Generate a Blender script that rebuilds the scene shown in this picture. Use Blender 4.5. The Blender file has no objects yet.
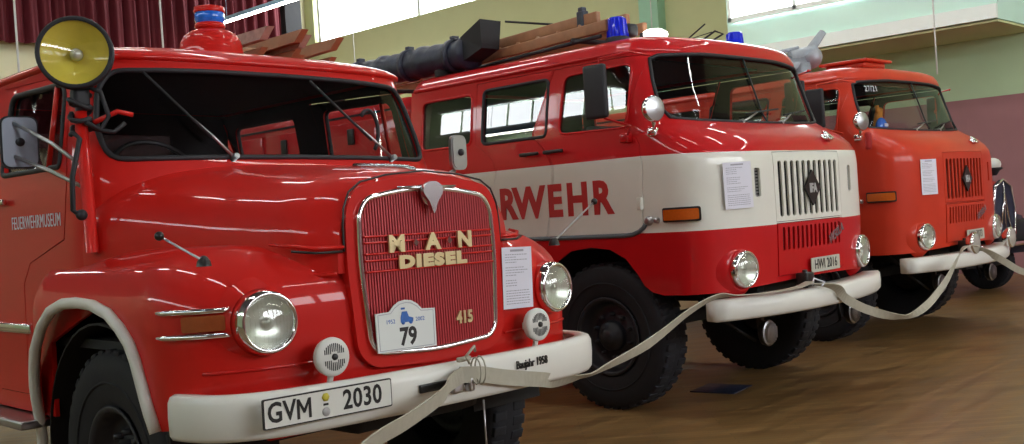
import bpy, bmesh, math, random
import numpy as np
from mathutils import Vector, Matrix, geometry
sc = bpy.context.scene
COL = sc.collection
rng = random.Random(7)
R = math.radians

# ------------------------------------------------------------------ camera
F, CH, YAW, PITCH, ROLL = 1053.36, 1.4738, 0.797514, -0.0106687, -0.0654771
cam = bpy.data.objects.new('camera', bpy.data.cameras.new('camera'))
COL.objects.link(cam); sc.camera = cam
cam.data.sensor_width = 36; cam.data.lens = F*36/1024
fw = Vector((math.sin(YAW)*math.cos(PITCH), math.cos(YAW)*math.cos(PITCH), math.sin(PITCH)))
r0 = Vector((math.cos(YAW), -math.sin(YAW), 0)); u0 = r0.cross(fw)
rt = r0*math.cos(ROLL)+u0*math.sin(ROLL); up = u0*math.cos(ROLL)-r0*math.sin(ROLL)
cam.matrix_world = Matrix(((rt.x, up.x, -fw.x, 0), (rt.y, up.y, -fw.y, 0), (rt.z, up.z, -fw.z, CH), (0, 0, 0, 1)))
cam.data.clip_start = .05

# ------------------------------------------------------------------ world and exposure
w = bpy.data.worlds.new('world'); sc.world = w; w.use_nodes = True
w.node_tree.nodes['Background'].inputs[0].default_value = (.75, .85, 1, 1)
w.node_tree.nodes['Background'].inputs[1].default_value = .6
sc.view_settings.view_transform = 'Standard'; sc.view_settings.look = 'None'
sc.view_settings.gamma = 1; sc.view_settings.use_curve_mapping = False
sc.view_settings.exposure = 0.66
WIN_E, TUBE_E = 7.0, 20.0       # daylight panes and fluorescent tubes

# ------------------------------------------------------------------ materials
def mat(name, col, rough=.5, metal=0, coat=0, var=.06, vscale=9, spec=.5, bump=0, emit=None, es=0, sheen=0):
    m = bpy.data.materials.new(name); m.use_nodes = True
    nt = m.node_tree; b = nt.nodes['Principled BSDF']
    b.inputs['Roughness'].default_value = rough; b.inputs['Metallic'].default_value = metal
    b.inputs['Coat Weight'].default_value = coat; b.inputs['Coat Roughness'].default_value = .035
    b.inputs['Specular IOR Level'].default_value = .15 if coat else spec
    tc = nt.nodes.new('ShaderNodeTexCoord'); nz = nt.nodes.new('ShaderNodeTexNoise')
    nz.inputs['Scale'].default_value = vscale; nz.inputs['Detail'].default_value = 4
    nt.links.new(tc.outputs['Object'], nz.inputs['Vector'])
    mx = nt.nodes.new('ShaderNodeMix'); mx.data_type = 'RGBA'
    mx.inputs[6].default_value = (*[c*(1-var) for c in col], 1)
    mx.inputs[7].default_value = (*[min(1, c*(1+var)) for c in col], 1)
    nt.links.new(nz.outputs['Fac'], mx.inputs[0]); nt.links.new(mx.outputs[2], b.inputs['Base Color'])
    if bump:
        bp = nt.nodes.new('ShaderNodeBump'); bp.inputs['Strength'].default_value = bump; bp.inputs['Distance'].default_value = .01
        nt.links.new(nz.outputs['Fac'], bp.inputs['Height']); nt.links.new(bp.outputs[0], b.inputs['Normal'])
    if emit:
        b.inputs['Emission Color'].default_value = (*emit, 1); b.inputs['Emission Strength'].default_value = es
    return m

def glass(name, tint, refl=1.0, ior=1.8):
    m = bpy.data.materials.new(name); m.use_nodes = True; nt = m.node_tree; nt.nodes.clear()
    o = nt.nodes.new('ShaderNodeOutputMaterial'); mx = nt.nodes.new('ShaderNodeMixShader')
    t = nt.nodes.new('ShaderNodeBsdfTransparent'); g = nt.nodes.new('ShaderNodeBsdfGlossy'); fr = nt.nodes.new('ShaderNodeFresnel')
    t.inputs[0].default_value = (*tint, 1); g.inputs['Roughness'].default_value = .01
    g.inputs[0].default_value = (refl, refl, refl, 1); fr.inputs[0].default_value = ior
    ge = nt.nodes.new('ShaderNodeNewGeometry'); mr = nt.nodes.new('ShaderNodeMapRange')
    mr.inputs[3].default_value = ior; mr.inputs[4].default_value = 1/ior
    nt.links.new(ge.outputs['Backfacing'], mr.inputs[0]); nt.links.new(mr.outputs[0], fr.inputs[0])
    nt.links.new(fr.outputs[0], mx.inputs[0]); nt.links.new(t.outputs[0], mx.inputs[1])
    nt.links.new(g.outputs[0], mx.inputs[2]); nt.links.new(mx.outputs[0], o.inputs[0])
    return m

M = {}
M['red1'] = mat('paint_bright_red', (.56, .010, .006), .5, coat=.55, var=.05)
M['red2'] = mat('paint_fire_red', (.52, .005, .008), .5, coat=.6, var=.05)
M['red3'] = mat('paint_faded_red', (.56, .042, .018), .42, coat=.25, var=.12, vscale=4)
M['white_paint'] = mat('paint_cream_white', (.76, .76, .69), .3, coat=.5, var=.03)
M['red_letter'] = mat('paint_letter_red', (.50, .03, .03), .4)
M['bumper_white'] = mat('paint_bumper_white', (.76, .76, .71), .38, coat=.3, var=.06, vscale=5)
M['trim_white'] = mat('rubbed_white_trim', (.66, .66, .62), .4, var=.1)
M['rubber'] = mat('black_rubber', (.012, .013, .018), .6, var=.3)
M['tyre'] = mat('tyre_rubber', (.008, .009, .014), .75, var=.35, vscale=20, bump=.2)
M['rim_dark'] = mat('dark_rim_paint', (.012, .013, .02), .5, var=.2)
M['chassis'] = mat('black_chassis', (.006, .006, .007), .7, var=.3)
M['dark_in'] = mat('dark_interior', (.014, .014, .016), .8, var=.2)
M['seat'] = mat('dark_seat_vinyl', (.03, .03, .034), .55, var=.2)
M['chrome'] = mat('chrome', (.85, .85, .86), .10, metal=1, var=.02)
M['silver'] = mat('soft_silver', (.62, .62, .64), .2, metal=.95, var=.03)
M['steel'] = mat('dull_steel', (.45, .45, .47), .32, metal=1, var=.1)
M['gold'] = mat('pale_brass', (.80, .68, .38), .3, metal=.75, var=.05)
M['grille_red'] = mat('grille_red', (.42, .012, .018), .5, var=.12)
M['grille_shade'] = mat('grille_red_shaded', (.05, .004, .006), .7)  # grille red darkened: shade deep between the ribs put into the colour
M['black'] = mat('black_paint', (.01, .01, .01), .35)
M['grey_trim'] = mat('grey_trim_strip', (.12, .14, .16), .4, metal=.3)
M['paper'] = mat('white_paper', (.74, .74, .84), .7, var=.02)
M['ink'] = mat('grey_print', (.36, .36, .42), .8)
M['plate'] = mat('plate_white', (.74, .75, .70), .4, var=.03)
M['plate_old'] = mat('plate_aged', (.50, .50, .42), .5, var=.06)
M['amber'] = mat('amber_lens', (.55, .11, .012), .2, coat=.6, var=.15, vscale=60)
M['amber_dark'] = mat('dull_amber_lens', (.30, .07, .02), .25, coat=.5, var=.15, vscale=60)
M['blue'] = mat('blue_lens', (.005, .02, .75), .08, coat=1, var=.1)
M['blue_pale'] = mat('light_blue_lens', (.02, .16, .75), .08, coat=1, var=.3, vscale=25)
M['yellow_glass'] = mat('yellow_lamp_glass', (.80, .60, .08), .35, metal=.0, coat=.5, var=.35, vscale=7)
M['lens'] = mat('headlamp_reflector', (.62, .64, .58), .25, metal=.5, var=.18, vscale=14)
M['wood'] = mat('ladder_wood', (.36, .17, .08), .5, var=.3, vscale=12)
M['wood_worn'] = mat('worn_grey_wood', (.42, .33, .27), .7, var=.45, vscale=30)
M['hose_tube'] = mat('dark_blue_tube', (.022, .028, .055), .38, var=.5, vscale=9, bump=.8)
M['strap'] = mat('beige_webbing', (.43, .41, .33), .8, var=.12, vscale=30)
M['wall_olive'] = mat('wall_olive_paint', (.60, .62, .34), .8, var=.05, vscale=2)
M['wall_mint'] = mat('wall_mint_paint', (.66, .90, .80), .8, var=.03, vscale=2)
M['wall_green'] = mat('wall_green_paint', (.50, .66, .42), .8, var=.05, vscale=2)
M['pilaster'] = mat('pilaster_green_paint', (.36, .62, .45), .8, var=.05)
M['mauve'] = mat('wall_mauve_paint', (.36, .17, .18), .7, var=.1, vscale=3)
M['cream'] = mat('cream_plaster', (.72, .68, .46), .8, var=.03)
M['white_trim'] = mat('white_trim', (.90, .97, .93), .6, var=.02)
M['ceiling'] = mat('ceiling_dark_boards', (.10, .075, .08), .8, var=.03)
M['curtain'] = mat('curtain_velvet', (.12, .006, .014), .8, var=.25, vscale=1.5)
M['grey_metal'] = mat('bluish_grey_casting', (.33, .36, .40), .45, metal=.4, var=.2, vscale=30)
M['pane'] = mat('daylit_pane', (.8, .85, .9), .5, emit=(.93, .97, 1), es=WIN_E)
M['tube'] = mat('lit_fluorescent_tube', (.9, .9, .9), .5, emit=(1, .98, .88), es=TUBE_E)
M['lamp_white'] = mat('lit_lamp_glass', (.9, .9, .9), .4, emit=(1, 1, .93), es=2.5)
M['duct_blue'] = mat('pale_blue_metal', (.35, .55, .75), .5, var=.05)
M['orange_cloth'] = mat('orange_cloth', (.75, .28, .03), .8)
M['sign_blue'] = mat('sign_blue_print', (.03, .13, .45), .6, var=.3, vscale=60)
M['seal_yellow'] = mat('seal_yellow', (.55, .48, .05), .5)
M['seal_grey'] = mat('seal_grey', (.45, .45, .45), .5)
M['sign_cream'] = mat('plain_sign_cream', (.72, .76, .74), .5, var=.02)
M['glass_dark'] = glass('tinted_windscreen', (.80, .80, .82), .8, 1.42)
M['glass_side'] = glass('side_window_glass', (.82, .85, .85), 1, 1.75)
M['glass_rear'] = glass('dark_rear_glass', (.16, .13, .16), .8, 1.42)
M['glass_clear'] = glass('clear_glass', (.93, .95, .93), .9)
M['rope'] = mat('thin_rope', (.6, .6, .58), .8)

# floor: strip parquet
def floor_mat():
    m = bpy.data.materials.new('parquet_floor'); m.use_nodes = True; nt = m.node_tree; b = nt.nodes['Principled BSDF']
    tc = nt.nodes.new('ShaderNodeTexCoord'); mp = nt.nodes.new('ShaderNodeMapping'); mp.inputs['Rotation'].default_value = (0, 0, R(45))
    br = nt.nodes.new('ShaderNodeTexBrick'); br.inputs['Scale'].default_value = 1
    br.inputs['Brick Width'].default_value = .9; br.inputs['Row Height'].default_value = .055; br.inputs['Mortar Size'].default_value = .0015
    br.inputs['Color1'].default_value = (.33, .20, .085, 1); br.inputs['Color2'].default_value = (.23, .13, .055, 1)
    br.inputs['Mortar'].default_value = (.05, .03, .015, 1)
    nz = nt.nodes.new('ShaderNodeTexNoise'); nz.inputs['Scale'].default_value = 1.3; nz.inputs['Detail'].default_value = 6
    mp2 = nt.nodes.new('ShaderNodeMapping'); mp2.inputs['Rotation'].default_value = (0, 0, R(45)); mp2.inputs['Scale'].default_value = (1.2, 9, 1)
    mx = nt.nodes.new('ShaderNodeMix'); mx.data_type = 'RGBA'; mx.blend_type = 'MULTIPLY'; mx.inputs[0].default_value = .8
    cr = nt.nodes.new('ShaderNodeValToRGB'); cr.color_ramp.elements[0].position = .3; cr.color_ramp.elements[1].position = .7
    cr.color_ramp.elements[0].color = (.42, .38, .32, 1); cr.color_ramp.elements[1].color = (1.0, .95, .8, 1)
    L = nt.links.new
    L(tc.outputs['Object'], mp.inputs[0]); L(mp.outputs[0], br.inputs[0]); L(tc.outputs['Object'], mp2.inputs[0]); L(mp2.outputs[0], nz.inputs[0])
    L(nz.outputs['Fac'], cr.inputs[0]); L(br.outputs['Color'], mx.inputs[6]); L(cr.outputs[0], mx.inputs[7]); L(mx.outputs[2], b.inputs['Base Color'])
    mr = nt.nodes.new('ShaderNodeMapRange'); mr.inputs[3].default_value = .22; mr.inputs[4].default_value = .48
    L(nz.outputs['Fac'], mr.inputs[0]); L(mr.outputs[0], b.inputs['Roughness'])
    bp = nt.nodes.new('ShaderNodeBump'); bp.inputs['Strength'].default_value = .15; bp.inputs['Distance'].default_value = .004
    L(nz.outputs['Fac'], bp.inputs['Height']); L(bp.outputs[0], b.inputs['Normal'])
    return m
M['floor'] = floor_mat()

# ------------------------------------------------------------------ mesh builder
def frame(o, d, upv=(0, 0, 1)):
    """matrix with local z along d"""
    d = Vector(d).normalized(); x = Vector(upv).cross(d)
    if x.length < 1e-4: x = Vector((1, 0, 0))
    x.normalize(); y = d.cross(x)
    return Matrix(((x.x, y.x, d.x, o[0]), (x.y, y.y, d.y, o[1]), (x.z, y.z, d.z, o[2]), (0, 0, 0, 1)))

class MB:
    def __init__(s): s.v = []; s.f = []; s.mi = []; s.m = 0; s.sm = []; s.smooth = True
    def add(s, vs, fs, M4=None):
        b = len(s.v)
        s.v += [tuple(M4 @ Vector(p)) if M4 else tuple(p) for p in vs]
        for f in fs: s.f.append([b+i for i in f]); s.mi.append(s.m); s.sm.append(s.smooth)
        return s
    def box(s, c, d, bev=0, M4=None):
        bm = bmesh.new(); bmesh.ops.create_cube(bm, size=1)
        for v in bm.verts: v.co = Vector((v.co.x*d[0]+c[0], v.co.y*d[1]+c[1], v.co.z*d[2]+c[2]))
        if bev: bmesh.ops.bevel(bm, geom=bm.edges[:], offset=bev, segments=2, affect='EDGES', profile=.6)
        bm.verts.index_update()
        sm = s.smooth; s.smooth = False if not bev else sm
        s.add([v.co[:] for v in bm.verts], [[v.index for v in f.verts] for f in bm.faces], M4)
        s.smooth = sm; bm.free(); return s
    def hexa(s, p):      # 8 corners: bottom 4 ccw, top 4 ccw
        sm = s.smooth; s.smooth = False
        s.add(p, [(3, 2, 1, 0), (4, 5, 6, 7), (0, 1, 5, 4), (1, 2, 6, 5), (2, 3, 7, 6), (3, 0, 4, 7)]); s.smooth = sm; return s
    def lathe(s, prof, M4, seg=32, a0=0, a1=360):
        vs = []; fs = []; full = abs(a1-a0) >= 360; n = seg if full else seg+1
        for r, h in prof:
            for k in range(n):
                a = R(a0+(a1-a0)*k/seg); vs.append((r*math.cos(a), r*math.sin(a), h))
        for i in range(len(prof)-1):
            for k in range(seg):
                k2 = (k+1) % n
                fs.append((i*n+k, i*n+k2, (i+1)*n+k2, (i+1)*n+k))
        return s.add(vs, fs, M4)
    def cyl(s, a, b, r, r2=None, seg=16):
        a = Vector(a); b = Vector(b); L = (b-a).length; r2 = r if r2 is None else r2
        return s.lathe([(0, 0), (r, 0), (r, 0), (r2, L), (r2, L), (0, L)], frame(a, b-a), seg)
    def tube(s, pts, r, seg=8, closed=False):
        P = [Vector(p) for p in pts]; n = len(P); vs = []; fs = []; prev = None
        for i, p in enumerate(P):
            if closed: t = P[(i+1) % n]-P[i-1]
            else: t = P[min(i+1, n-1)]-P[max(i-1, 0)]
            t.normalize()
            if prev is None:
                x = t.cross(Vector((0, 0, 1)));
                if x.length < .1: x = t.cross(Vector((1, 0, 0)))
            else: x = prev-t*prev.dot(t)
            x.normalize(); prev = x; y = t.cross(x)
            rr = r[i] if isinstance(r, (list, tuple)) else r
            for k in range(seg):
                a = 2*math.pi*k/seg; q = p+x*rr*math.cos(a)+y*rr*math.sin(a); vs.append(q[:])
        m = n if closed else n-1
        for i in range(m):
            for k in range(seg):
                j = (i+1) % n; fs.append((i*seg+k, i*seg+(k+1) % seg, j*seg+(k+1) % seg, j*seg+k))
        if not closed: fs.append(tuple(range(seg))[::-1]); fs.append(tuple((n-1)*seg+k for k in range(seg)))
        return s.add(vs, fs)
    def sweep(s, path, prof, upv=(0, 0, 1), scale=None):
        """closed profile (a,b): a along side vector (t x up), b along up; capped"""
        P = [Vector(p) for p in path]; n = len(P); m = len(prof); vs = []; fs = []; U = Vector(upv)
        for i, p in enumerate(P):
            t = (P[min(i+1, n-1)]-P[max(i-1, 0)]).normalized(); x = t.cross(U).normalized(); y = x.cross(t)
            k = scale[i] if scale else (1, 1)
            for a, b in prof: vs.append((p+x*a*k[0]+y*b*k[1])[:])
        for i in range(n-1):
            for k in range(m): fs.append((i*m+k, (i+1)*m+k, (i+1)*m+(k+1) % m, i*m+(k+1) % m))
        fs.append(tuple(range(m))); fs.append(tuple((n-1)*m+k for k in range(m))[::-1])
        return s.add(vs, fs)
    def prism(s, poly, h, M4=None, z0=0):
        n = len(poly); vs = [(x, y, z0) for x, y in poly]+[(x, y, z0+h) for x, y in poly]
        sm = s.smooth; s.smooth = False
        tr = geometry.tessellate_polygon([[Vector((x, y, 0)) for x, y in poly]])
        fs = [tuple(t) for t in tr]+[tuple(i+n for i in t)[::-1] for t in tr]
        fs += [(i, (i+1) % n, (i+1) % n+n, i+n) for i in range(n)]
        s.add(vs, fs, M4); s.smooth = sm; return s
    def grid(s, fn, nu, nv, closed_u=False):
        vs = [fn(i/nu, j/nv) for j in range(nv+1) for i in range(nu+1)]
        W = nu+1
        return s.add(vs, [(j*W+i, j*W+i+1, (j+1)*W+i+1, (j+1)*W+i) for j in range(nv) for i in range(nu)])
    def sphere(s, c, r, seg=16, M4=None, sc3=(1, 1, 1)):
        vs = []; n = seg//2
        for i in range(n+1):
            ph = math.pi*i/n
            for k in range(seg):
                a = 2*math.pi*k/seg; vs.append((c[0]+r*sc3[0]*math.sin(ph)*math.cos(a), c[1]+r*sc3[1]*math.sin(ph)*math.sin(a), c[2]+r*sc3[2]*math.cos(ph)))
        return s.add(vs, [(i*seg+k, (i+1)*seg+k, (i+1)*seg+(k+1) % seg, i*seg+(k+1) % seg) for i in range(n) for k in range(seg)], M4)
    def text(s, txt, M4, size=1, depth=.002, offset=0, sx=1, space=1, align='CENTER', shear=0, ay='BOTTOM_BASELINE'):
        c = bpy.data.curves.new('t', 'FONT'); c.body = txt; c.size = 1; c.offset = offset/size; c.extrude = depth/2/size
        c.space_character = space; c.align_x = align; c.align_y = ay; c.shear = shear; c.resolution_u = 3
        o = bpy.data.objects.new('t', c); COL.objects.link(o)
        dg = bpy.context.evaluated_depsgraph_get(); me = bpy.data.meshes.new_from_object(o.evaluated_get(dg))
        T = M4 @ Matrix.Diagonal((sx*size, size, size, 1)); sm = s.smooth; s.smooth = False
        s.add([v.co[:] for v in me.vertices], [tuple(p.vertices) for p in me.polygons], T); s.smooth = sm
        bpy.data.objects.remove(o); bpy.data.curves.remove(c); bpy.data.meshes.remove(me); return s
    def build(s, name, mats, parent=None, fix=True, solid=0, lining=False):
        me = bpy.data.meshes.new(name)
        me.from_pydata(s.v, [], s.f)
        if not isinstance(mats, (list, tuple)): mats = [mats]
        k0 = len(mats)
        if lining: mats = list(mats)+['dark_in']*k0  # inner faces coloured dark to stand in for the unlit cab
        for m in mats: me.materials.append(M[m] if isinstance(m, str) else m)
        me.polygons.foreach_set('material_index', s.mi); me.polygons.foreach_set('use_smooth', s.sm)
        if fix:
            bm = bmesh.new(); bm.from_mesh(me); bmesh.ops.recalc_face_normals(bm, faces=bm.faces[:]); bm.to_mesh(me); bm.free()
        me.update()
        o = bpy.data.objects.new(name, me); COL.objects.link(o)
        if parent: o.parent = parent
        if solid:
            md = o.modifiers.new('thickness', 'SOLIDIFY'); md.thickness = solid; md.offset = -1
            if lining: md.material_offset = k0
            md = o.modifiers.new('crisp_edges', 'EDGE_SPLIT'); md.split_angle = R(40)
        return o

def thing(name, label, cat, loc=(0, 0, 0), rz=0, group=None):
    o = bpy.data.objects.new(name, None); COL.objects.link(o); o.location = loc; o.rotation_euler = (0, 0, rz)
    o.empty_display_size = .2
    o['label'] = label; o['category'] = cat
    if group: o['group'] = group
    return o
def tag(o, label, cat, group=None, kind=None):
    o['label'] = label; o['category'] = cat
    if group: o['group'] = group
    if kind: o['kind'] = kind
    return o
def struct(o): o['kind'] = 'structure'; return o

# ------------------------------------------------------------------ polygon tools
def rpoly(pts, r, seg=5):
    """round the corners of a closed polygon"""
    out = []; n = len(pts)
    for i, p in enumerate(pts):
        p = np.array(p, float); a = np.array(pts[i-1], float); b = np.array(pts[(i+1) % n], float)
        rr = r[i] if isinstance(r, (list, tuple)) else r
        if rr <= 0: out.append(tuple(p)); continue
        da = a-p; db = b-p; la = np.linalg.norm(da); lb = np.linalg.norm(db); k = min(rr, la*.48, lb*.48)
        A = p+da/la*k; B = p+db/lb*k
        for j in range(seg+1):
            t = j/seg; q = (1-t)**2*A+2*t*(1-t)*p+t*t*B; out.append(tuple(q))
    return out
def rect(x0, y0, x1, y1, r=0, seg=5):
    p = [(x0, y0), (x1, y0), (x1, y1), (x0, y1)]
    return rpoly(p, r, seg) if r else p
def resample(poly, step, closed=True):
    out = []; n = len(poly)
    for i in range(n if closed else n-1):
        a = np.array(poly[i], float); b = np.array(poly[(i+1) % n], float); L = np.linalg.norm(b-a); k = max(1, int(math.ceil(L/step)))
        for j in range(k): out.append(tuple(a+(b-a)*j/k))
    if not closed: out.append(tuple(poly[-1]))
    return out
def inside(poly, P):
    P = np.asarray(P, float); x, y = P[:, 0], P[:, 1]; c = np.zeros(len(P), bool); n = len(poly)
    for i in range(n):
        x1, y1 = poly[i]; x2, y2 = poly[(i+1) % n]
        if y1 == y2: continue
        m = ((y1 > y) != (y2 > y)); xi = x1+(y-y1)*(x2-x1)/(y2-y1); c ^= m & (x < xi)
    return c

def sheet(mb, S, outer, holes=(), lines=(), step=.06, mf=None, off=0):
    """triangulated skin of the surface S(s,v) inside outer, minus holes"""
    V = []; E = []
    def loop(poly, closed=True):
        q = resample(poly, step*.8, closed); b = len(V); V.extend(q); k = len(q)
        E.extend([(b+i, b+(i+1) % k) for i in range(k if closed else k-1)])
    loop(outer)
    for h in holes: loop(h)
    for l in lines: loop(l, False)
    A = np.array(outer); x0, y0 = A.min(0); x1, y1 = A.max(0)
    nx = max(1, int((x1-x0)/step)); ny = max(1, int((y1-y0)/step))
    G = np.array([(x0+(x1-x0)*i/nx, y0+(y1-y0)*j/ny) for i in range(1, nx) for j in range(1, ny)]).reshape(-1, 2)
    if len(G):
        k = inside(outer, G)
        for h in holes: k &= ~inside(h, G)
        G = G[k]; B = np.array(V)
        if len(G):
            d = np.array([((B-g)**2).sum(1).min() for g in G]); G = G[d > (step*.45)**2]
            V.extend(map(tuple, G))
    r = geometry.delaunay_2d_cdt([Vector(p) for p in V], E, [], 0, 1e-6)
    P = np.array([tuple(p) for p in r[0]]); T = [tuple(t) for t in r[2]]
    C = np.array([P[list(t)].mean(0) for t in T]); k = inside(outer, C)
    for h in holes: k &= ~inside(h, C)
    b = len(mb.v); mb.v += [tuple(S(p[0], p[1], off)) for p in P]
    for t, c, ok in zip(T, C, k):
        if ok: mb.f.append([b+i for i in t]); mb.mi.append(mf(*c) if mf else mb.m); mb.sm.append(True)

class Surf:
    """vertical skin: plan outline (superellipse front + straight sides) that changes with v"""
    def __init__(s, z, W, yf, D, n, post=None): s.t = (z, W, yf, D, n); s.c = {}; s.post = post
    def tab(s, v):
        return [float(np.interp(v, [a for a, b in t], [b for a, b in t])) for t in s.t]
    def plan(s, v):
        k = round(v, 3)
        if k not in s.c:
            z, W, yf, D, n = s.tab(k); th = np.linspace(0, math.pi/2, 91); u = th/(math.pi/2); th = (u**1.35)*math.pi/2
            x = W*np.sin(th)**(2/n); y = yf+D*(1-np.clip(np.cos(th), 0, 1)**(2/n))
            x = np.append(x, W); y = np.append(y, y[-1]+8)
            L = np.concatenate([[0], np.cumsum(np.hypot(np.diff(x), np.diff(y)))])
            s.c[k] = (x, y, L, z)
        return s.c[k]
    def pt(s, a, v):
        x, y, L, z = s.plan(v); q = np.interp(abs(a), L, x); p = Vector((math.copysign(q, a), float(np.interp(abs(a), L, y)), z))
        return s.post(p) if s.post else p
    def nrm(s, a, v):
        e = .01; d = s.pt(a+e, v)-s.pt(a-e, v); g = s.pt(a, v+e)-s.pt(a, v-e); n = d.cross(g)
        return n.normalized() if n.length > 1e-9 else Vector((0, -1, 0))
    def __call__(s, a, v, off=0):
        p = s.pt(a, v)
        return p+s.nrm(a, v)*off if off else p
    def sx(s, x, v):
        X, Y, L, z = s.plan(v); return math.copysign(float(np.interp(abs(x), X[:-1], L[:-1])), x)
    def sy(s, y, v, side=-1):
        X, Y, L, z = s.plan(v); return side*float(np.interp(y, Y, L))
    def P(s, pts, side=-1):
        """('x',x,v) or ('y',y,v) -> (s,v)"""
        return [((s.sx(a, v) if k == 'x' else s.sy(a, v, side)), v) for k, a, v in pts]
    def nframe(s, a, v, off=0): return frame(s(a, v, off), s.nrm(a, v))

def textframe(o, right, upv):
    """matrix: text x along right, y along up"""
    x = Vector(right).normalized(); y = Vector(upv); y = (y-x*y.dot(x)).normalized(); z = x.cross(y)
    return Matrix(((x.x, y.x, z.x, o[0]), (x.y, y.y, z.y, o[1]), (x.z, y.z, z.z, o[2]), (0, 0, 0, 1)))
FRONT = ((1, 0, 0), (0, 0, 1))        # writing on a truck's front, read from -y
SIDE = ((0, -1, 0), (0, 0, 1))        # writing on the side x<0, read from -x

def window(mb_g, mb_r, S, poly, r=.02, inset=.0):
    """glass pane plus rubber gasket following the opening"""
    sheet(mb_g, S, poly, step=.12, off=-.012)
    mb_r.tube([S(a, v, .0) for a, v in resample(poly, .05)], r, 6, True)

# ------------------------------------------------------------------ shared truck parts
def wheel(parent, x, y, Rr, wdt, side, rim_r=.27, steer=0):
    """one road wheel; tyre with rim, hub and nuts below it"""
    d = (side, 0, 0); Mx = frame((x, y, Rr), d, (0, 1, 0))
    h = wdt/2
    mb = MB()
    prof = [(rim_r, -h*.7), (rim_r+.02, -h*.85), (Rr*.80, -h), (Rr*.93, -h*.97), (Rr*.985, -h*.8), (Rr, -h*.55), (Rr, h*.55), (Rr*.985, h*.8), (Rr*.93, h*.97), (Rr*.80, h), (rim_r+.03, h*.88), (rim_r, h*.7)]
    mb.lathe(prof, Mx, 64)
    for k in range(40):
        a = 2*math.pi*k/40
        for sg in (-1, 1):
            T = Mx @ Matrix.Rotation(a+(.04 if sg > 0 else -.04), 4, 'Z')
            mb.box((Rr*.978, 0, sg*h*.52), (Rr*.06, .05, h*.66), .006, T)
    mb.lathe([(Rr*.72, h*.965), (Rr*.725, h*1.02), (Rr*.74, h*1.02), (Rr*.745, h*.97)], Mx, 64)
    t = mb.build('wheel_tyre', 'tyre', parent)
    m2 = MB()
    m2.lathe([(rim_r+.012, h*.86), (rim_r+.016, h*.92), (rim_r+.002, h*.95), (rim_r-.02, h*.8), (rim_r-.03, h*.35), (rim_r*.72, h*.1), (rim_r*.62, h*.28), (rim_r*.45, h*.35), (.0, h*.35)], Mx, 48)
    m2.lathe([(rim_r, -h*.7), (rim_r-.02, 0), (rim_r-.03, h*.35)], Mx, 48)
    rm = m2.build('rim', 'rim_dark', parent); rm.parent = t
    m3 = MB(); m3.lathe([(.115, h*.3), (.11, h*.62), (.09, h*.75), (.06, h*.8), (.055, h*1.0), (.03, h*1.06), (0, h*1.07)], Mx, 32)
    for k in range(10):
        a = 2*math.pi*k/10; T = Mx @ Matrix.Translation((rim_r*.58*math.cos(a), rim_r*.58*math.sin(a), h*.28))
        m3.lathe([(0, .04), (.014, .04), (.016, 0)], T, 6)
    hb = m3.build('hub', 'rim_dark', t)
    return t

def headlight(parent, S, a, v, r=.125, proud=.03, housing='red2', rim='chrome', dirv=None, name='headlight', flat=.0):
    p = S(a, v); d = Vector(dirv) if dirv else S.nrm(a, v); d.normalize(); Mx = frame(p+d*(proud-.03), d)
    mb = MB(); mb.lathe([(r*1.10, -.05), (r*1.08, -.005), (r*1.03, .005)], Mx, 40)
    h = mb.build(name, housing, parent)
    mb = MB(); mb.lathe([(r*1.06, -.01), (r*1.07, .01), (r*1.03, .03), (r*.95, .042), (r*.87, .038), (r*.85, .026)], Mx, 48)
    mb.build('rim_ring', rim, h)
    mb = MB(); mb.lathe([(r*.86, .028), (r*.6, .014), (r*.3, .006), (.12*r, .004), (.1*r, .02), (0, .022)], Mx, 40)
    mb.build('reflector', 'lens', h)
    mb = MB(); mb.lathe([(r*.87, .03), (r*.7, .045), (r*.4, .056), (0, .06)], Mx, 40)
    for k in range(-5, 6):
        x = k*r*.14; L = math.sqrt(max(0, (r*.8)**2-x*x))
        if L > .02: mb.tube([Mx @ Vector((x, y, .03+.028*(1-(x*x+y*y)/(r*r*.76)))) for y in np.linspace(-L, L, 7)], .0009, 4)
    mb.build('lens_glass', 'glass_clear', h)
    return h

def wiper(parent, base, elbow, tip, w=.008):
    b, e, t = Vector(base), Vector(elbow), Vector(tip)
    mb = MB(); mb.cyl(b-Vector((0, -.02, 0)), b+Vector((0, -.02, .01)), .018, .014, 12)
    mb.tube([b, b+(e-b)*.5+Vector((0, -.01, 0)), e], [.008, .007, .005], 6)
    a = mb.build('wiper', 'steel', parent)
    mb = MB(); d = (t-e); s0 = e-d*.55
    mb.tube([s0, e, t], .007, 6); mb.build('blade', 'rubber', a)
    return a

def num_lines(mb, x0, z0, x1, z1, y, T=None, rows=18, seed=1):
    """tiny print on a sheet: short dashes row by row"""
    g = random.Random(seed); dz = (z1-z0)/rows
    for i in range(rows):
        if i in (4, 9, 13): continue
        x = x0; end = x0+(x1-x0)*g.choice((.45, .6, .75, .9)) if i < 13 else x0+(x1-x0)*.97
        while x < end-.004:
            L = min(g.uniform(.006, .018), end-x); mb.box((x+L/2, y, z0+dz*(i+.5)), (L, .0006, dz*.3), 0, T); x += L+.004

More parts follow.
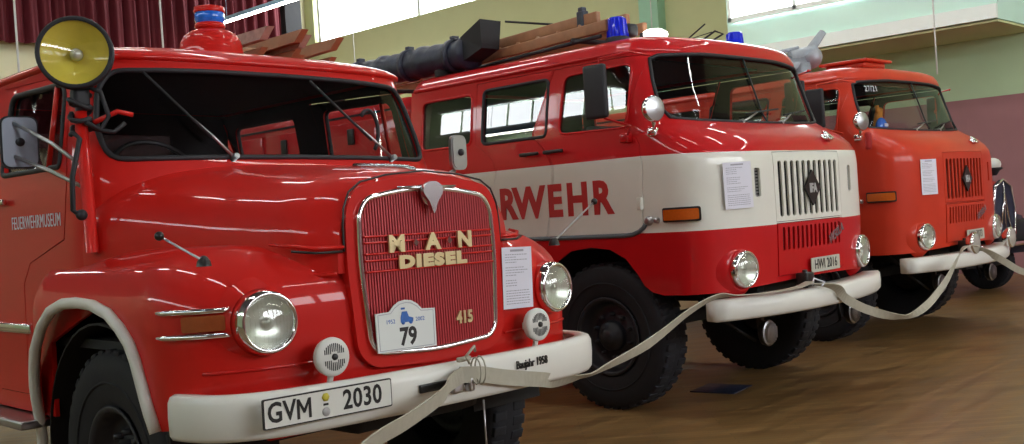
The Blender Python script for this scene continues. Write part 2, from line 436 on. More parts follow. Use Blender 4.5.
# =================================================================== IFA-style forward control trucks
def cab_over(root, red, lettering, seed, plate_txt, stripes):
    zt = [(0, 0), (5, 5)]
    W = [(.6, 1.12), (.85, 1.155), (1.2, 1.172), (1.8, 1.172), (2.0, 1.155), (2.5, 1.105), (2.7, 1.08)]
    yf = [(.6, -.05), (.85, -.085), (1.2, -.10), (1.70, -.10), (1.77, -.092), (1.83, -.06), (1.89, .0), (1.94, .08), (1.98, .17), (2.01, .225), (2.04, .24), (2.54, .40), (2.7, .43)]
    D = [(.6, .44), (1.75, .44), (1.9, .40), (2.04, .33), (2.7, .28)]
    n = [(1.7, 3.0), (1.9, 2.8), (2.04, 2.5), (2.7, 2.4)]
    S = Surf(zt, W, yf, D, n)
    YB = 2.92
    A = lambda *p: S.P(p, -1); B = lambda *p: S.P(p, 1)
    mir = lambda poly: [(-a, v) for a, v in poly][::-1]
    def ymix(y, z): return ('y', y, z)
    # outlines (left side s<0), mirrored for the right
    arch = [(.40, .835), (.49, .855), (.555, .90), (.61, .985), (.70, 1.09), (.83, 1.155), (1.0, 1.175), (1.2, 1.15), (1.35, 1.07), (1.45, .95), (1.50, .80)]
    bot = [S.P([('y', y, z)])[0] for y, z in arch]
    front_bot = [(S.sx(x, .84), .84+.03*max(0, 1-(x/1.0)**2)) for x in np.linspace(-.95, .95, 13)]
    back_l = [(S.sy(YB, z), z) for z in (.80, 1.4, 2.0, 2.2, 2.515)]
    ztop = 2.515
    outer = front_bot+mir(bot)[::-1][0:0]
    left = bot            # from front to rear
    outer = [(-a, v) for a, v in left[:0]]
    # counter-clockwise in (s,v): bottom from left-rear to right-rear, then up, then back along the top
    Lb = [(S.sy(YB, .8), .8)]+left[::-1]
    Rb = [(-a, v) for a, v in Lb][::-1]
    outer = Lb+front_bot+Rb+[(-a, v) for a, v in back_l[1:]]
    top_r = [(-S.sy(y, ztop), ztop) for y in np.linspace(YB, 1.0, 8)[1:]]
    outer += top_r+[(-a, v) for a, v in top_r][::-1]+back_l[1:][::-1]
    # windows
    wsb = [(S.sx(x, 2.0), z) for x, z in ((-1.0, 2.035), (-.8, 2.015), (-.4, 2.0), (0, 1.998), (.4, 2.0), (.8, 2.015), (1.0, 2.035))]
    wl = [(S.sx(-1.045, 2.1), 2.12), (S.sx(-1.03, 2.3), 2.3), (S.sx(-1.0, 2.48), 2.46)]
    wst = [(S.sx(x, 2.5), z) for x, z in ((.93, 2.515-.03), (.5, 2.505), (0, 2.505), (-.5, 2.505), (-.93, 2.485))]
    wind = wsb+[(-a, v) for a, v in wl]+wst+wl[::-1]
    zwb = 2.005; zwt = 2.425
    dwin = rpoly(A(('y', 1.25, zwb), ('y', .60, zwb-.01), ('y', .585, zwt+.01), ('y', 1.20, zwt)), .07)
    mwin = rpoly(A(('y', 2.05, zwb), ('y', 1.37, zwb), ('y', 1.35, zwt), ('y', 2.04, zwt)), .05)
    rwin = rpoly(A(('y', 2.78, zwb+.01), ('y', 2.18, zwb+.01), ('y', 2.17, zwt-.01), ('y', 2.77, zwt-.01)), .06)
    door = A(('y', 1.40, 1.262), ('y', .60, 1.262), ('y', .525, 1.30), ('y', .515, 1.8), ('y', .515, 2.49), ('y', 1.30, 2.49), ('y', 1.40, 1.9))
    rdoor = A(('y', 2.12, 1.262), ('y', 1.41, 1.262), ('y', 1.41, 1.9), ('y', 1.315, 2.49), ('y', 2.12, 2.49))
    # a gap of a few millimetres round each door
    def shrink(poly, g):
        c = np.mean(np.array(poly), 0); A_ = np.array(poly)
        return [tuple(p-np.sign(p-c)*g) for p in A_]
    door_i, rdoor_i = shrink(door, .005), shrink(rdoor, .005)
    # front centre panels
    gp = [(S.sx(x, z), z) for x, z in ((-.475, 1.275), (0, 1.275), (.475, 1.275), (.475, 1.5), (.475, 1.762), (0, 1.768), (-.475, 1.762), (-.475, 1.5))]
    lp = [(S.sx(x, z), z) for x, z in ((-.475, .90), (0, .90), (.475, .90), (.475, 1.268), (0, 1.268), (-.475, 1.268))]
    gp_i, lp_i = shrink(gp, .004), shrink(lp, .004)
    vents = [rect(sg*.66-.03, 1.46, sg*.66+.03, 1.655, .015, 3) for sg in (-1, 1)]
    vents = [[(S.sx(x, z), z) for x, z in v] for v in vents]
    holes = [wind, door, mir(door), rdoor, mir(rdoor), rwin, mir(rwin), gp, lp]+vents
    zline = lambda a: 1.268+.0*a
    upl = lambda a: float(np.interp(abs(a), [0, 1.0, 1.6], [1.77, 1.772, 1.788]))
    band = lambda a, v: 1 if (stripes and 1.262 < v < upl(a)) else 0
    smax = abs(S.sy(YB, 1.5))
    lines = []
    if stripes:
        for c0, c1 in ((-smax, smax),):
            lines = [[(x, 1.262) for x in np.linspace(-smax+.02, smax-.02, 60)], [(x, upl(x)) for x in np.linspace(-smax+.02, smax-.02, 60)]]
    mb = MB(); sheet(mb, S, outer, holes, lines, .06, band)
    shell = mb.build('cab_shell', [red, 'white_paint'], root, fix=False, solid=.018, lining=True)
    # roof
    mb = MB(); rings = []
    def outline(z, k, zz):
        pts = []
        for a in np.linspace(-abs(S.sy(YB-.05, z)), abs(S.sy(YB-.05, z)), 90): pts.append(S(a, z))
        yc = 1.6; out = []
        for p in pts: out.append((p.x*k, yc+(p.y-yc)*(k*.5+.5) if k < 1 else p.y, zz))
        # rear edge
        x0 = pts[0].x*k; yb = out[0][1]
        for t in np.linspace(0, 1, 8)[1:-1]: out.append((-x0+2*x0*t, yb+.06*math.sin(math.pi*t), zz))
        return out
    prof = [(1.0, 2.505), (1.018, 2.515), (1.018, 2.53), (1.0, 2.54), (.985, 2.575), (.95, 2.61), (.88, 2.635), (.75, 2.652), (.5, 2.665), (.2, 2.672), (.02, 2.673)]
    for k, zz in prof: rings.append(outline(2.51, k, zz))
    N = len(rings[0]); vs = [p for r_ in rings for p in r_]
    fs = [(i*N+j, i*N+(j+1) % N, (i+1)*N+(j+1) % N, (i+1)*N+j) for i in range(len(rings)-1) for j in range(N)]
    mb.add(vs, fs); mb.build('roof', red, root)
    # cab back wall, floor, interior lining
    mb = MB(); mb.box((0, YB, 1.55), (2.16, .03, 1.5)); mb.box((0, YB, 2.35), (2.16, .03, .3)); mb.box((0, 1.75, 1.20), (2.26, 2.3, .04)); mb.box((0, .35, 1.22), (1.7, .5, .05))
    mb.build('cab_floor', 'dark_in', root)
    for yy in (.95, 2.35):
        for sx in (-.62, .62):
            mb = MB(); mb.box((sx, yy+.02, 1.55), (.55, .5, .14), .04); mb.box((sx, yy+.28, 1.82), (.52, .12, .50), .05)
            mb.build('seat', 'seat', root)
    mb = MB(); mb.tube([(-.6+.2*math.cos(a)-.0, .62+.10*math.sin(a), 1.96+.16*math.sin(a)) for a in np.linspace(0, 2*math.pi, 25)[:-1]], .012, 6, True)
    mb.cyl((-.6, .62, 1.96), (-.6, .45, 1.7), .02); mb.box((-.6, .62, 1.96), (.38, .03, .03)); mb.build('steering_wheel', 'black', root)
    mb = MB(); mb.box((0, .42, 1.90), (1.9, .22, .12), .03); mb.build('dashboard', 'dark_in', root)
    mb = MB(); mb.box((0, 1.85, 2.53), (1.95, 2.0, .015)); mb.build('headliner', 'dark_in', root)
    # windscreen
    g = MB(); r_ = MB(); window(g, r_, S, wind, .014)
    gl = g.build('windscreen', 'glass_dark', root, fix=False); r_.build('gasket', 'rubber', gl)
    mb = MB(); mb.tube([S(0, z, 0.0) for z in np.linspace(2.0, 2.505, 8)], .007, 6); mb.build('windscreen_divider', 'rubber', gl)
    for poly in (rwin, mir(rwin)):
        g = MB(); r_ = MB(); window(g, r_, S, poly, .011)
        gl = g.build('side_window', 'glass_side', root, fix=False); r_.build('gasket', red, gl)
    # doors
    for sd, d_i, w_i, kind in ((-1, door_i, dwin, 0), (-1, rdoor_i, mwin, 1), (1, mir(door_i), mir(dwin), 0), (1, mir(rdoor_i), mir(mwin), 1)):
        mb = MB(); sm = [a for a, v in d_i]; lo, hi = min(sm)+.004, max(sm)-.004
        ln = [[(x, upl(x)) for x in np.linspace(lo, hi, 12)]] if stripes else []
        sheet(mb, S, d_i, [w_i], ln, .06, (lambda a, v: 1 if (v < upl(a)) else 0) if stripes else None, off=.002)
        dr = mb.build('door', [red, 'white_paint'], root, fix=False, solid=.022, lining=True)
        g = MB(); r_ = MB(); window(g, r_, S, w_i, .013 if kind else .009)
        gl = g.build('door_window', 'glass_side', dr, fix=False); r_.build('gasket', 'rubber' if kind else red, gl)
        if kind == 0:
            yb = [p for p in w_i]
        mb = MB(); hy = 1.28 if kind == 0 else 1.52
        p = Vector((sd*1.185, hy, 1.885)); mb.box(p+Vector((sd*.018, 0, 0)), (.02, .19, .026), .008); mb.box(p+Vector((0, .07, 0)), (.04, .04, .03), .008)
        mb.build('door_handle', 'black', dr)
        if kind == 0:
            mb = MB()
            for hz in (1.465,): mb.box((sd*1.178, .535, hz), (.02, .05, .085), .006); mb.cyl((sd*1.192, .513, hz-.042), (sd*1.192, .513, hz+.042), .009)
            mb.build('hinge', 'white_paint' if stripes else red, dr)
    # back of white band: dark backing strips added to darken the door gaps
    for sd in (-1, 1):
        for y in (.52, 1.402, 2.12): mb = MB(); mb.box((sd*1.135, y, 1.62), (.02, .06, .74)); mb.build('door_gap_backing', 'dark_in', root)
    # grey trim strip under the doors
    for sd in (-1, 1):
        mb = MB(); path = [S(*S.P([('y', y, z)], sd)[0], .004) for y, z in ((2.85, 1.25), (2.0, 1.25), (1.3, 1.25), (.70, 1.25), (.62, 1.255), (.56, 1.275), (.52, 1.30), (.50, 1.325))]
        if sd > 0: path = path[::-1]
        mb.sweep(path, [(-.004, -.016), (.010, -.012), (.010, .012), (-.004, .016)])
        mb.build('trim_strip', 'grey_trim' if stripes else red, root)
    # front centre grille panels with real slots
    def slots(x0, x1, k, zb, zt_, w):
        out = []
        for i in range(k):
            x = x0+(x1-x0)*i/(k-1); out.append([(S.sx(a, z), z) for a, z in rect(x-w/2, zb, x+w/2, zt_, w*.49, 3)])
        return out
    mb = MB(); sheet(mb, S, gp_i, slots(-.40, .40, 11, 1.31, 1.70, .047), step=.05)
    gpn = mb.build('grille_panel', 'white_paint' if stripes else red, root, fix=False, solid=.014)
    mb = MB(); sheet(mb, S, lp_i, slots(-.40, .40, 14, 1.075, 1.238, .030), step=.05, off=.006)
    lpn = mb.build('lower_grille_panel', red, root, fix=False, solid=.014)
    mb = MB(); mb.box((0, .12, 1.32), (1.0, .05, .86))
    for k in range(20): mb.box((0, .09, .95+.04*k), (.95, .012, .008))
    mb.build('radiator', 'chassis', root)
    # diamond emblem
    mb = MB(); T = textframe((0, -.108, 1.50), *FRONT); mb.prism([(-.112, 0), (0, -.128), (.112, 0), (0, .128)], .016, T); em = mb.build('emblem', 'black', gpn)
    mb = MB(); T = textframe((0, -.126, 1.468), *FRONT); mb.text('IFA', T, .088, .003, .004, .85); mb.build('emblem_lettering', 'seal_grey', em)
    # script badge
    mb = MB(); T = textframe((.33, -.112, 1.125), (1, 0, .42), (-.42, 0, 1)); mb.text('W50LA', T, .085, .006, .003, .9, 1.0, shear=.35)
    mb.build('model_script', 'silver', lpn)
    # vents
    for sg in (-1, 1):
        mb = MB()
        for k in range(9): mb.box((sg*.66, -.045, 1.468+.022*k), (.066, .02, .014))
        mb.box((sg*.66, -.030, 1.555), (.066, .012, .2)); mb.build('side_vent', 'steel', shell)
    # number plate
    mb = MB(); T = textframe((.12, -.118, .945), *FRONT); mb.prism(rect(-.21, -.052, .21, .052, .01, 3), .006, T); pl = mb.build('number_plate', 'plate_old', lpn)
    mb = MB(); T = textframe((.12, -.1255, .945), *FRONT); mb.text(plate_txt, T, .098, .001, .0012, .80, 1.0, ay='CENTER'); mb.build('plate_characters', 'black', pl)
    # headlights in small flared pods
    for sg in (-1, 1):
        a = S.sx(sg*.845, .985); p = S(a, .985); d = Vector((sg*.12, -1, -.02))
        mb = MB(); Mx = frame(p+Vector((0, .0, 0)), d)
        mb.lathe([(.20, -.06), (.165, -.02), (.140, -.004), (.130, .0), (.124, -.01)], Mx, 40)
        pod = mb.build('headlight_pod', red, root)
        headlight(root, S, a, .985, .120, .040, red, dirv=d)
    # indicators
    for sg in (-1, 1):
        s0 = S.sy(.10, 1.375, sg); s1 = S.sy(.34, 1.375, sg); mb = MB()
        sheet(mb, S, rect(min(s0, s1), 1.328, max(s0, s1), 1.425, .015, 3), step=.04, off=.028); b = mb.build('indicator', 'black', root, fix=False, solid=.03)
        mb = MB(); sheet(mb, S, rect(min(s0, s1)+.014, 1.341, max(s0, s1)-.014, 1.412, .01, 3), step=.04, off=.04); mb.build('amber_lens', 'amber', b, fix=False, solid=.014)
        for k, (yy, rr) in enumerate(((.47, .028), (.40, .017))):
            mb = MB(); q = S(S.sy(yy, 1.345, sg), 1.345); nn = S.nrm(S.sy(yy, 1.345, sg), 1.345)
            mb.lathe([(rr*1.2, 0), (rr*1.2, .008), (rr, .012), (rr, .03), (rr*.6, .036), (0, .036)], frame(q, nn), 20)
            mb.build('side_lock', 'steel', root)
    # cowl handle and grille emblem on the nose
    mb = MB(); q = S(S.sx(.42, 1.86), 1.86); nn = S.nrm(S.sx(.42, 1.86), 1.86)
    mb.box((0, 0, .015), (.15, .05, .03), .012, frame(q, nn)); mb.box((0, .0, .03), (.06, .09, .03), .012, frame(q, nn)); mb.build('nose_handle', 'chrome', root)
    # wipers
    for bx, tx in ((-.32, .10), (.22, .56)):
        b_ = S(S.sx(bx-.02, 2.02), 2.02, .02); wiper(root, b_+Vector((-.0, 0, -.03)), S(S.sx((bx+tx)/2, 2.07), 2.07, .03), S(S.sx(tx+.1, 2.10), 2.10, .03))
    # bumper: tapered white beam
    mb = MB(); xs = np.linspace(-1.15, 1.15, 25)
    path = [(x, -.17+.21*abs(x/1.17)**2.4, .735) for x in xs]
    prof = [(-.10, -.062), (-.085, -.07), (.085, -.07), (.105, -.05), (.11, .0), (.105, .055), (.085, .068), (-.10, .066)]
    mb.sweep(path, [(a, b) for a, b in prof], scale=[(1-.4*abs(x/1.17)**3, 1) for x in xs])
    mb.smooth = True
    bp_ = mb.build('bumper', 'bumper_white', root)
    mb = MB(); mb.box((-.26, -.16, .86), (.11, .09, .10), .012); mb.cyl((-.26, -.16, .80), (-.26, -.16, .93), .018); mb.build('tow_coupling', 'black', root)
    for sg in (-1, 1):
        mb = MB(); Mx = frame((sg*.62, -.05, .53), (0, -1, 0)); mb.lathe([(.045, -.05), (.085, -.02), (.092, .01), (.088, .02)], Mx, 28); mb.box((sg*.62, .0, .62), (.03, .04, .14))
        fl = mb.build('fog_light', 'black', root)
        
        mb = MB(); mb.lathe([(.086, .018), (.05, .032), (0, .036)], Mx, 28)
        for k in range(-4, 5):
            L = math.sqrt(.0065-(k*.017)**2) if (k*.017)**2 < .0065 else 0
            if L > 0: mb.box((k*.017, 0, .032), (.004, 2*L*.9, .01), 0, Mx)
        mb.build('lens_glass', 'steel', fl)
    # wheels, chassis
    for y in (.98, 5.0):
        for sg in (-1, 1): wheel(root, sg*.955, y, .525, .27, sg)
    mb = MB()
    for sg in (-1, 1): mb.box((sg*.42, 3.2, .82), (.08, 6.2, .2), .01)
    mb.box((0, .98, .56), (1.65, .1, .1), .02); mb.box((0, 5.0, .56), (1.65, .14, .14), .03); mb.sphere((0, 5.0, .56), .19); mb.box((0, 1.2, .95), (.9, 1.9, .44), .05)
    for sg in (-1, 1): mb.box((sg*.72, 1.0, 1.17), (.72, 1.1, .03)); mb.box((sg*.72, 1.55, .95), (.72, .03, .45))
    mb.box((0, 2.5, 1.0), (2.1, .8, .4), .03)
    for sg in (-1, 1): mb.tube([(sg*.95, .30, .86), (sg*.8, .16, .62), (sg*.62, .05, .47)], .012, 6)
    mb.build('chassis', 'chassis', root)
    # equipment body
    mb = MB(); x = 1.175
    y0, y1 = 2.99, 6.25
    pr = rpoly([(-x, .95), (x, .95), (x, 2.50), (-x, 2.50)], [.03, .03, .12, .12], 5)
    mb.add([(a, y0, b) for a, b in pr]+[(a, y1, b) for a, b in pr], [tuple(range(len(pr))), tuple(range(len(pr), 2*len(pr)))[::-1]]+[(i, (i+1) % len(pr), (i+1) % len(pr)+len(pr), i+len(pr)) for i in range(len(pr))])
    body = mb.build('equipment_body', red, root)
    for sg in (-1, 1): mb = MB(); mb.box((sg*(x+.004), (y0+y1)/2, 2.405), (.012, y1-y0, .018)); mb.build('roof_gap_strip', 'dark_in', body)  # dark strip drawn in place of the gap under the body roof
    for sg in (-1, 1):
        for yy in (3.5, 4.55, 5.6):
            mb = MB(); mb.box((sg*(x+.006), yy, 1.75), (.02, .98, 1.2), .008); lk = mb.build('locker_door', red, body)
            mb = MB(); mb.box((sg*(x+.03), yy+.16, 2.22), (.03, .08, .14), .01); mb.build('door_handle', 'black', lk)
    # exterior mirror(s) and small round lamp on each pillar
    for sg in (-1, 1):
        p = [S(S.sy(.62, z, sg), z, .01) for z in (1.92, 2.5)]
        fr = MB(); X = sg*1.32
        fr.tube([p[0], (sg*1.27, .50, 1.99), (X, .68, 2.06), (X, .70, 2.25), (X, .70, 2.47), (sg*1.24, .50, 2.49), (sg*1.08, .44, 2.47)], .009, 6)
        fr.box(tuple(p[0]), (.07, .08, .06), .012); fr.sphere((X, .70, 2.27), .025)
        arm = fr.build('mirror', red, root)
        mb = MB(); mb.box((X+sg*.03, .72, 2.245), (.05, .185, .37), .022); mb.build('mirror_head', 'rubber', arm)
    q = Vector((-1.27, .30, 2.085)); dv = Vector((-.22, -1, 0)); mb = MB()
    mb.lathe([(0, -.08), (.05, -.07), (.085, -.03), (.09, 0), (.08, .012)], frame(q, dv), 28); mb.tube([q+Vector((.02, .03, -.07)), (-1.2, .36, 1.97), (-1.14, .40, 1.94)], .014, 6)
    mb.box((-1.16, .40, 1.94), (.06, .07, .06), .012)
    mb.build('pillar_lamp', 'chrome', root)
    bl = MB(); bl.lathe([(.084, .008), (.05, .016), (0, .02)], frame(q, dv), 28); bl.build('lamp_glass', 'steel', root).parent = root
    return S

def beacon_blue(parent, x, y, z, r=.075, h=.16):
    mb = MB(); T = Matrix.Translation((x, y, z)); mb.lathe([(r*1.15, -.02), (r*1.15, .02), (r*1.0, .03)], T, 28); b = mb.build('beacon', 'rubber', parent)
    mb = MB(); mb.lathe([(r, .025), (r*.98, .03), (r*.80, h-.01), (r*.7, h), (0, h+.004)], T, 28)
    for k in range(14):
        a = 2*math.pi*k/14; mb.tube([T @ Vector((r*1.0*math.cos(a), r*1.0*math.sin(a), .03)), T @ Vector((r*.82*math.cos(a), r*.82*math.sin(a), h-.01))], .004, 4)
    mb.build('beacon_lens', 'blue', b); return b

G = 'fire trucks parked side by side'
T2 = thing('fire_truck', 'red and white fire truck with large red letters on its side, between the other two', 'fire truck', (6.932, 3.852, 0), 0, G)
S2 = cab_over(T2, 'red2', True, 2, 'HWI 2016', True)
T3 = thing('fire_truck', 'plain faded red fire truck without a white band, farthest right of the three', 'fire truck', (10.480, 4.109, 0), R(-.70), G)
S3 = cab_over(T3, 'red3', False, 3, 'WM 7073', False)

# lettering on T2's side
for ch, y in zip('FEUERWEHR', [2.84, 2.60, 2.36, 2.12, 1.80, 1.575, 1.315, 1.095, .868]):
    mb = MB(); mb.text(ch, textframe((-1.1765, y, 1.418), *SIDE), .318, .003, .013, .90 if ch != 'W' else .95)
    dr = [o for o in T2.children if o.name.startswith('door')]
    mb.build('letter', 'red_letter', T2)
beacon_blue(T2, -.80, .93, 2.66, .078, .175)
beacon_blue(T2, .70, .88, 2.64, .078, .19)

# roof searchlight on T2 (lit) with its bracket
mb = MB(); mb.tube([(-.62, .84, 2.66), (-.62, .84, 2.72)], .02, 8); mb.box((-.66, .96, 2.75), (.12, .16, .10), .03)
sl = mb.build('roof_lamp', 'rubber', T2)
mb = MB(); mb.lathe([(.01, .05), (.06, .045), (.10, .02), (.105, 0), (.09, -.02), (.02, -.03)], Matrix.Translation((-.53, .80, 2.70)), 24); mb.build('lamp_glass', 'lamp_white', sl)
# ---- things carried on T2's roof
mb = MB(); ax = [(-.80, 2.45, 2.84), (-.80, 6.0, 2.84)]
n = 60; vs = []
for i in range(n+1):
    y = 2.42+3.6*i/n; rr = .125+.006*math.sin(i*2.1)+(.012 if i % 9 < 2 else 0); vs.append((y, rr))
mb.lathe([(0, 0)]+[(r_, y-2.42) for y, r_ in vs]+[(0, 3.6)], frame((-.80, 2.42, 2.835), (0, 1, 0)), 28)
hc = mb.build('suction_hose_tube', 'hose_tube'); hc.parent = None
hc.matrix_world = T2.matrix_world.copy(); hc.location = T2.location+Vector((-.05, 0, -.03))
tag(hc, 'long dark blue hose tube lying on the roof of the red and white truck', 'hose tube')
mb = MB(); mb.hexa([(-.90, 2.44, 2.75), (-.70, 2.44, 2.75), (-.70, 2.20, 2.83), (-.90, 2.20, 2.83), (-.90, 2.44, 2.955), (-.70, 2.44, 2.955), (-.68, 2.18, 3.06), (-.92, 2.18, 3.06)])
mb.build('funnel_end', 'rubber', hc)
for y in (2.62, 3.2, 3.9): mb = MB(); mb.lathe([(.128, -.03), (.142, -.03), (.142, .03), (.128, .03)], frame((-.80, y, 2.835), (0, 1, 0)), 28); mb.box((-.80, y, 2.975), (.07, .05, .05), .008); mb.build('tube_strap', 'hose_tube', hc)
for y in (2.7, 4.4, 5.8): mb = MB(); mb.box((-.80, y, 2.69), (.3, .06, .06), .01); mb.build('saddle', 'chassis', hc)

ld = thing('wooden_ladder', 'brown wooden ladder lying on roof rack of the red and white truck', 'ladder', (6.932, 3.852, 2.66))
def lad_part(name, f, m='wood'):
    mb = MB(); f(mb); return mb.build(name, m, ld)
for xx, zz, y0, y1 in ((-.80, .215, 1.12, 4.9), (-.50, .215, 1.12, 4.9), (-.84, .125, .98, 5.0), (-.46, .125, .98, 5.0)):
    lad_part('ladder_rail', lambda mb: mb.box((xx, (y0+y1)/2, zz), (.045, y1-y0, .085), .01))
for k in range(14): lad_part('rung', lambda mb: mb.cyl((-.84, 1.3+.26*k, .17), (-.46, 1.3+.26*k, .17), .016))
lad_part('clamp', lambda mb: (mb.box((-.80, 1.30, .215), (.06, .08, .15), .012), mb.box((-.80, 1.30, .30), (.05, .05, .04), .01)), 'hose_tube')
for y in (1.3, 2.6, 4.2): lad_part('rack_bar', lambda mb: mb.tube([(-.92, y, .06), (-.3, y, .06)], .02, 8), 'rubber')
lad_part('rack_rail', lambda mb: mb.tube([(-.90, 1.0, .045), (-.90, 3.0, .045)], .016, 6), 'rubber')
lad_part('stay_rod', lambda mb: mb.tube([(-.9, 2.14, .36), (-.72, 1.5, .22)], .010, 6), 'rubber')

# folded frame on T2's roof
mb = MB(); mb.tube([(0.2, 0.848, 2.736), (0.25, 0.774, 2.791), (0.25, 0.702, 2.756), (0.2, 0.775, 2.709)], .009, 6, True); mb.tube([(0.2, 0.989, 2.767), (0.2, 0.83, 2.852)], .006, 6); mb.tube([(0.25, 1.014, 2.766), (0.25, 0.802, 2.788)], .004, 6)
mb.tube([(0.2, 0.775, 2.709), (0.2, 0.775, 2.63)], .008, 6); mb.tube([(0.2, 0.989, 2.767), (0.2, 0.989, 2.63)], .008, 6); mb.tube([(0.2, 0.775, 2.665), (0.2, 0.989, 2.665)], .006, 6)
mb.build('antenna_frame', 'rubber', T2)

_pv = Vector((6.932-.84, 3.852+1.0, 0)); _o = Vector((6.932, 3.852, 0)); ld.rotation_euler = (0, 0, R(-9))
_n = _pv+Matrix.Rotation(R(-9), 3, 'Z') @ (_o-_pv); ld.location = (_n.x, _n.y, 2.66)      # the ladder lies a little askew, clear of the tube
# paper notices (things taped on)
def paper(root, x0, x1, zb, zt_, y, label, seed, tilt=0, turn=0):
    o = thing('paper_notice', label, 'notice', root.matrix_world @ Vector((0, 0, 0)) if False else root.location.copy(), root.rotation_euler[2], 'paper notices taped to the trucks')
    mb = MB(); c = Vector(((x0+x1)/2, y, (zb+zt_)/2)); T = Matrix.Translation(c) @ Matrix.Rotation(turn, 4, 'Z') @ Matrix.Rotation(tilt, 4, 'Y')
    wd, ht = x1-x0, zt_-zb
    mb.box((0, 0, 0), (wd, .0016, ht), 0, T); mb.build('sheet', 'paper', o)
    mb = MB(); num_lines(mb, -wd*.40, ht*.40, wd*.42, -ht*.44, -.0013, T, 20, seed); mb.box((0, -.0013, ht*.445), (wd*.45, .0006, .010), 0, T); mb.build('printing', 'ink', o)
    return o
paper(T2, -.985, -.74, 1.39, 1.70, -.046, 'white paper notice taped on the white band left of the slotted grille', 5, R(-1), R(-16))
paper(T3, -.865, -.64, 1.37, 1.70, -.068, 'white paper notice taped on the plain faded red truck front', 6, 0, R(-14))

# extra lamps on T3, roof monitor and hatch, things behind its windscreen
for sg, xx in ((-1, -.30), (1, .62)):
    mb = MB(); Mx = frame((xx+sg*.0, -.26, .88), (0, -1, 0)); mb.lathe([(.02, -.07), (.07, -.05), (.10, -.01), (.105, .02), (.095, .03)], Mx, 28); mb.box((xx, -.24, .79), (.03, .03, .08))
    a = mb.build('driving_lamp', 'chrome', T3); mb = MB(); mb.lathe([(.094, .028), (.05, .04), (0, .045)], Mx, 28); mb.build('lamp_glass', 'lens', a)
mb = MB(); mb.box((-.33, .80, 2.73), (.55, .52, .03), .012); mb.box((-.33, .80, 2.69), (.45, .42, .06), .02); mb.build('roof_hatch', 'red3', T3)
mb = MB(); q = Vector((-.50, 1.30, 0))
mb.cyl(q+Vector((0, 0, 2.64)), q+Vector((0, 0, 2.80)), .09); mb.cyl(q+Vector((-.22, .12, 2.80)), q+Vector((.14, -.05, 2.82)), .085, .07); mb.sphere(q+Vector((.10, -.05, 2.86)), .12)
mb.cyl(q+Vector((.06, -.02, 2.88)), q+Vector((.22, -.14, 3.12)), .055, .038); mb.cyl(q+Vector((-.14, .05, 2.88)), q+Vector((.10, -.1, 2.94)), .05); mb.tube([q+Vector((-.3, .2, 2.86)), q+Vector((-.2, .1, 2.93)), q+Vector((-.05, .0, 2.96))], .02, 8)
mb.lathe([(.1, 0), (.1, .05), (.075, .05)], frame(q+Vector((-.22, .12, 2.80)), (-1, .5, 0)), 20)
mb.build('water_cannon', 'grey_metal', T3)
mb = MB(); mb.box((-1.25, .26, 1.9), (.03, .06, .16), .02); mb.build('marker_reflector', 'red_letter', T3)
mb = MB(); mb.text('27/21', textframe(S3(S3.sx(-.90, 2.40), 2.385, .012), S3(S3.sx(-.65, 2.40), 2.385)-S3(S3.sx(-.90, 2.40), 2.385), (0, .3, 1)), .085, .001, 0, 1, align='LEFT'); mb.build('windscreen_number', 'paper', T3)
mb = MB(); mb.smooth = True; mb.sphere((-.46, .50, 2.06), .095, sc3=(1, .5, 1)); b = mb.build('signal_disc', 'blue_pale'); b.location = T3.location; b.rotation_euler = T3.rotation_euler
tag(b, 'round blue, red and white badge standing behind the windscreen of the faded red truck', 'badge')
mb = MB(); mb.box((-.46, .452, 2.015), (.15, .01, .03), .004); mb.build('red_stripe', 'red_letter', b)
mb = MB(); mb.box((-.46, .450, 2.075), (.07, .01, .03), .004); mb.build('white_stripe', 'paper', b)
mb = MB(); mb.tube([(-.40, .6, 1.98), (-.32, .6, 2.08), (-.26, .62, 2.20), (-.18, .64, 2.25)], [.05, .055, .04, .03], 10); mb.tube([(-.27, .62, 2.17), (-.29, .62, 2.29)], .022, 8)
b = mb.build('work_glove', 'orange_cloth'); b.location = T3.location; b.rotation_euler = T3.rotation_euler
tag(b, 'orange yellow glove standing up behind the windscreen of the faded red truck', 'glove')

# =================================================================== T1: bonneted truck
T1 = thing('fire_truck', 'red round-nosed fire truck with ribbed grille and chrome frame, nearest the camera', 'fire truck', (2.908, 3.353, 0), R(-.7146), G)
LEAN = R(.7895)
def P1(o):
    if o.parent == T1: o.rotation_euler = (0, LEAN, 0)
    return o
# lower body: wings and nose in one pressing
VZ = [(.3, .3), (.6, .6), (1.13, 1.13)]+[(1.13+.43*t, 1.13+.27*math.sin(t*math.pi/2)) for t in np.linspace(.1, 1, 10)]
ins = [(1.13, 0)]+[(1.13+.43*t, .30*(1-math.cos(t*math.pi/2))) for t in np.linspace(.1, 1, 10)]
W1 = [(.6, 1.05), (.8, 1.075)]+[(v, 1.08-i*.8) for v, i in ins]
yf1 = [(.6, .04), (.75, .02), (1.0, .01)]+[(v, .01+i*.85) for v, i in ins]
def wing_post(p):
    t = min(1, max(0, (p.y-1.44)/.34)); t = t*t*(3-2*t)
    z = p.z
    if z > 1.0: z = z-(z-1.0)*.22*t
    return Vector((p.x*(1-.075*t), p.y, z))
SB = Surf(VZ, W1, yf1, [(.6, .42), (2, .42)], [(.6, 3.2), (1.2, 3.0), (1.6, 2.6)], wing_post)
VT = 1.56
archL = [(1.61, .44), (1.56, .72), (1.52, .86), (1.46, .98), (1.37, 1.084), (1.26, 1.155), (1.14, 1.187), (.998, 1.195), (.84, 1.187), (.691, 1.157), (.583, 1.102), (.51, 1.045), (.466, .979), (.415, .86), (.365, .72)]
aL = [(SB.sy(y, z), z) for y, z in archL]
fb = [(SB.sx(x, .75), .74) for x in np.linspace(-.98, .98, 15)]
rear = 1.80
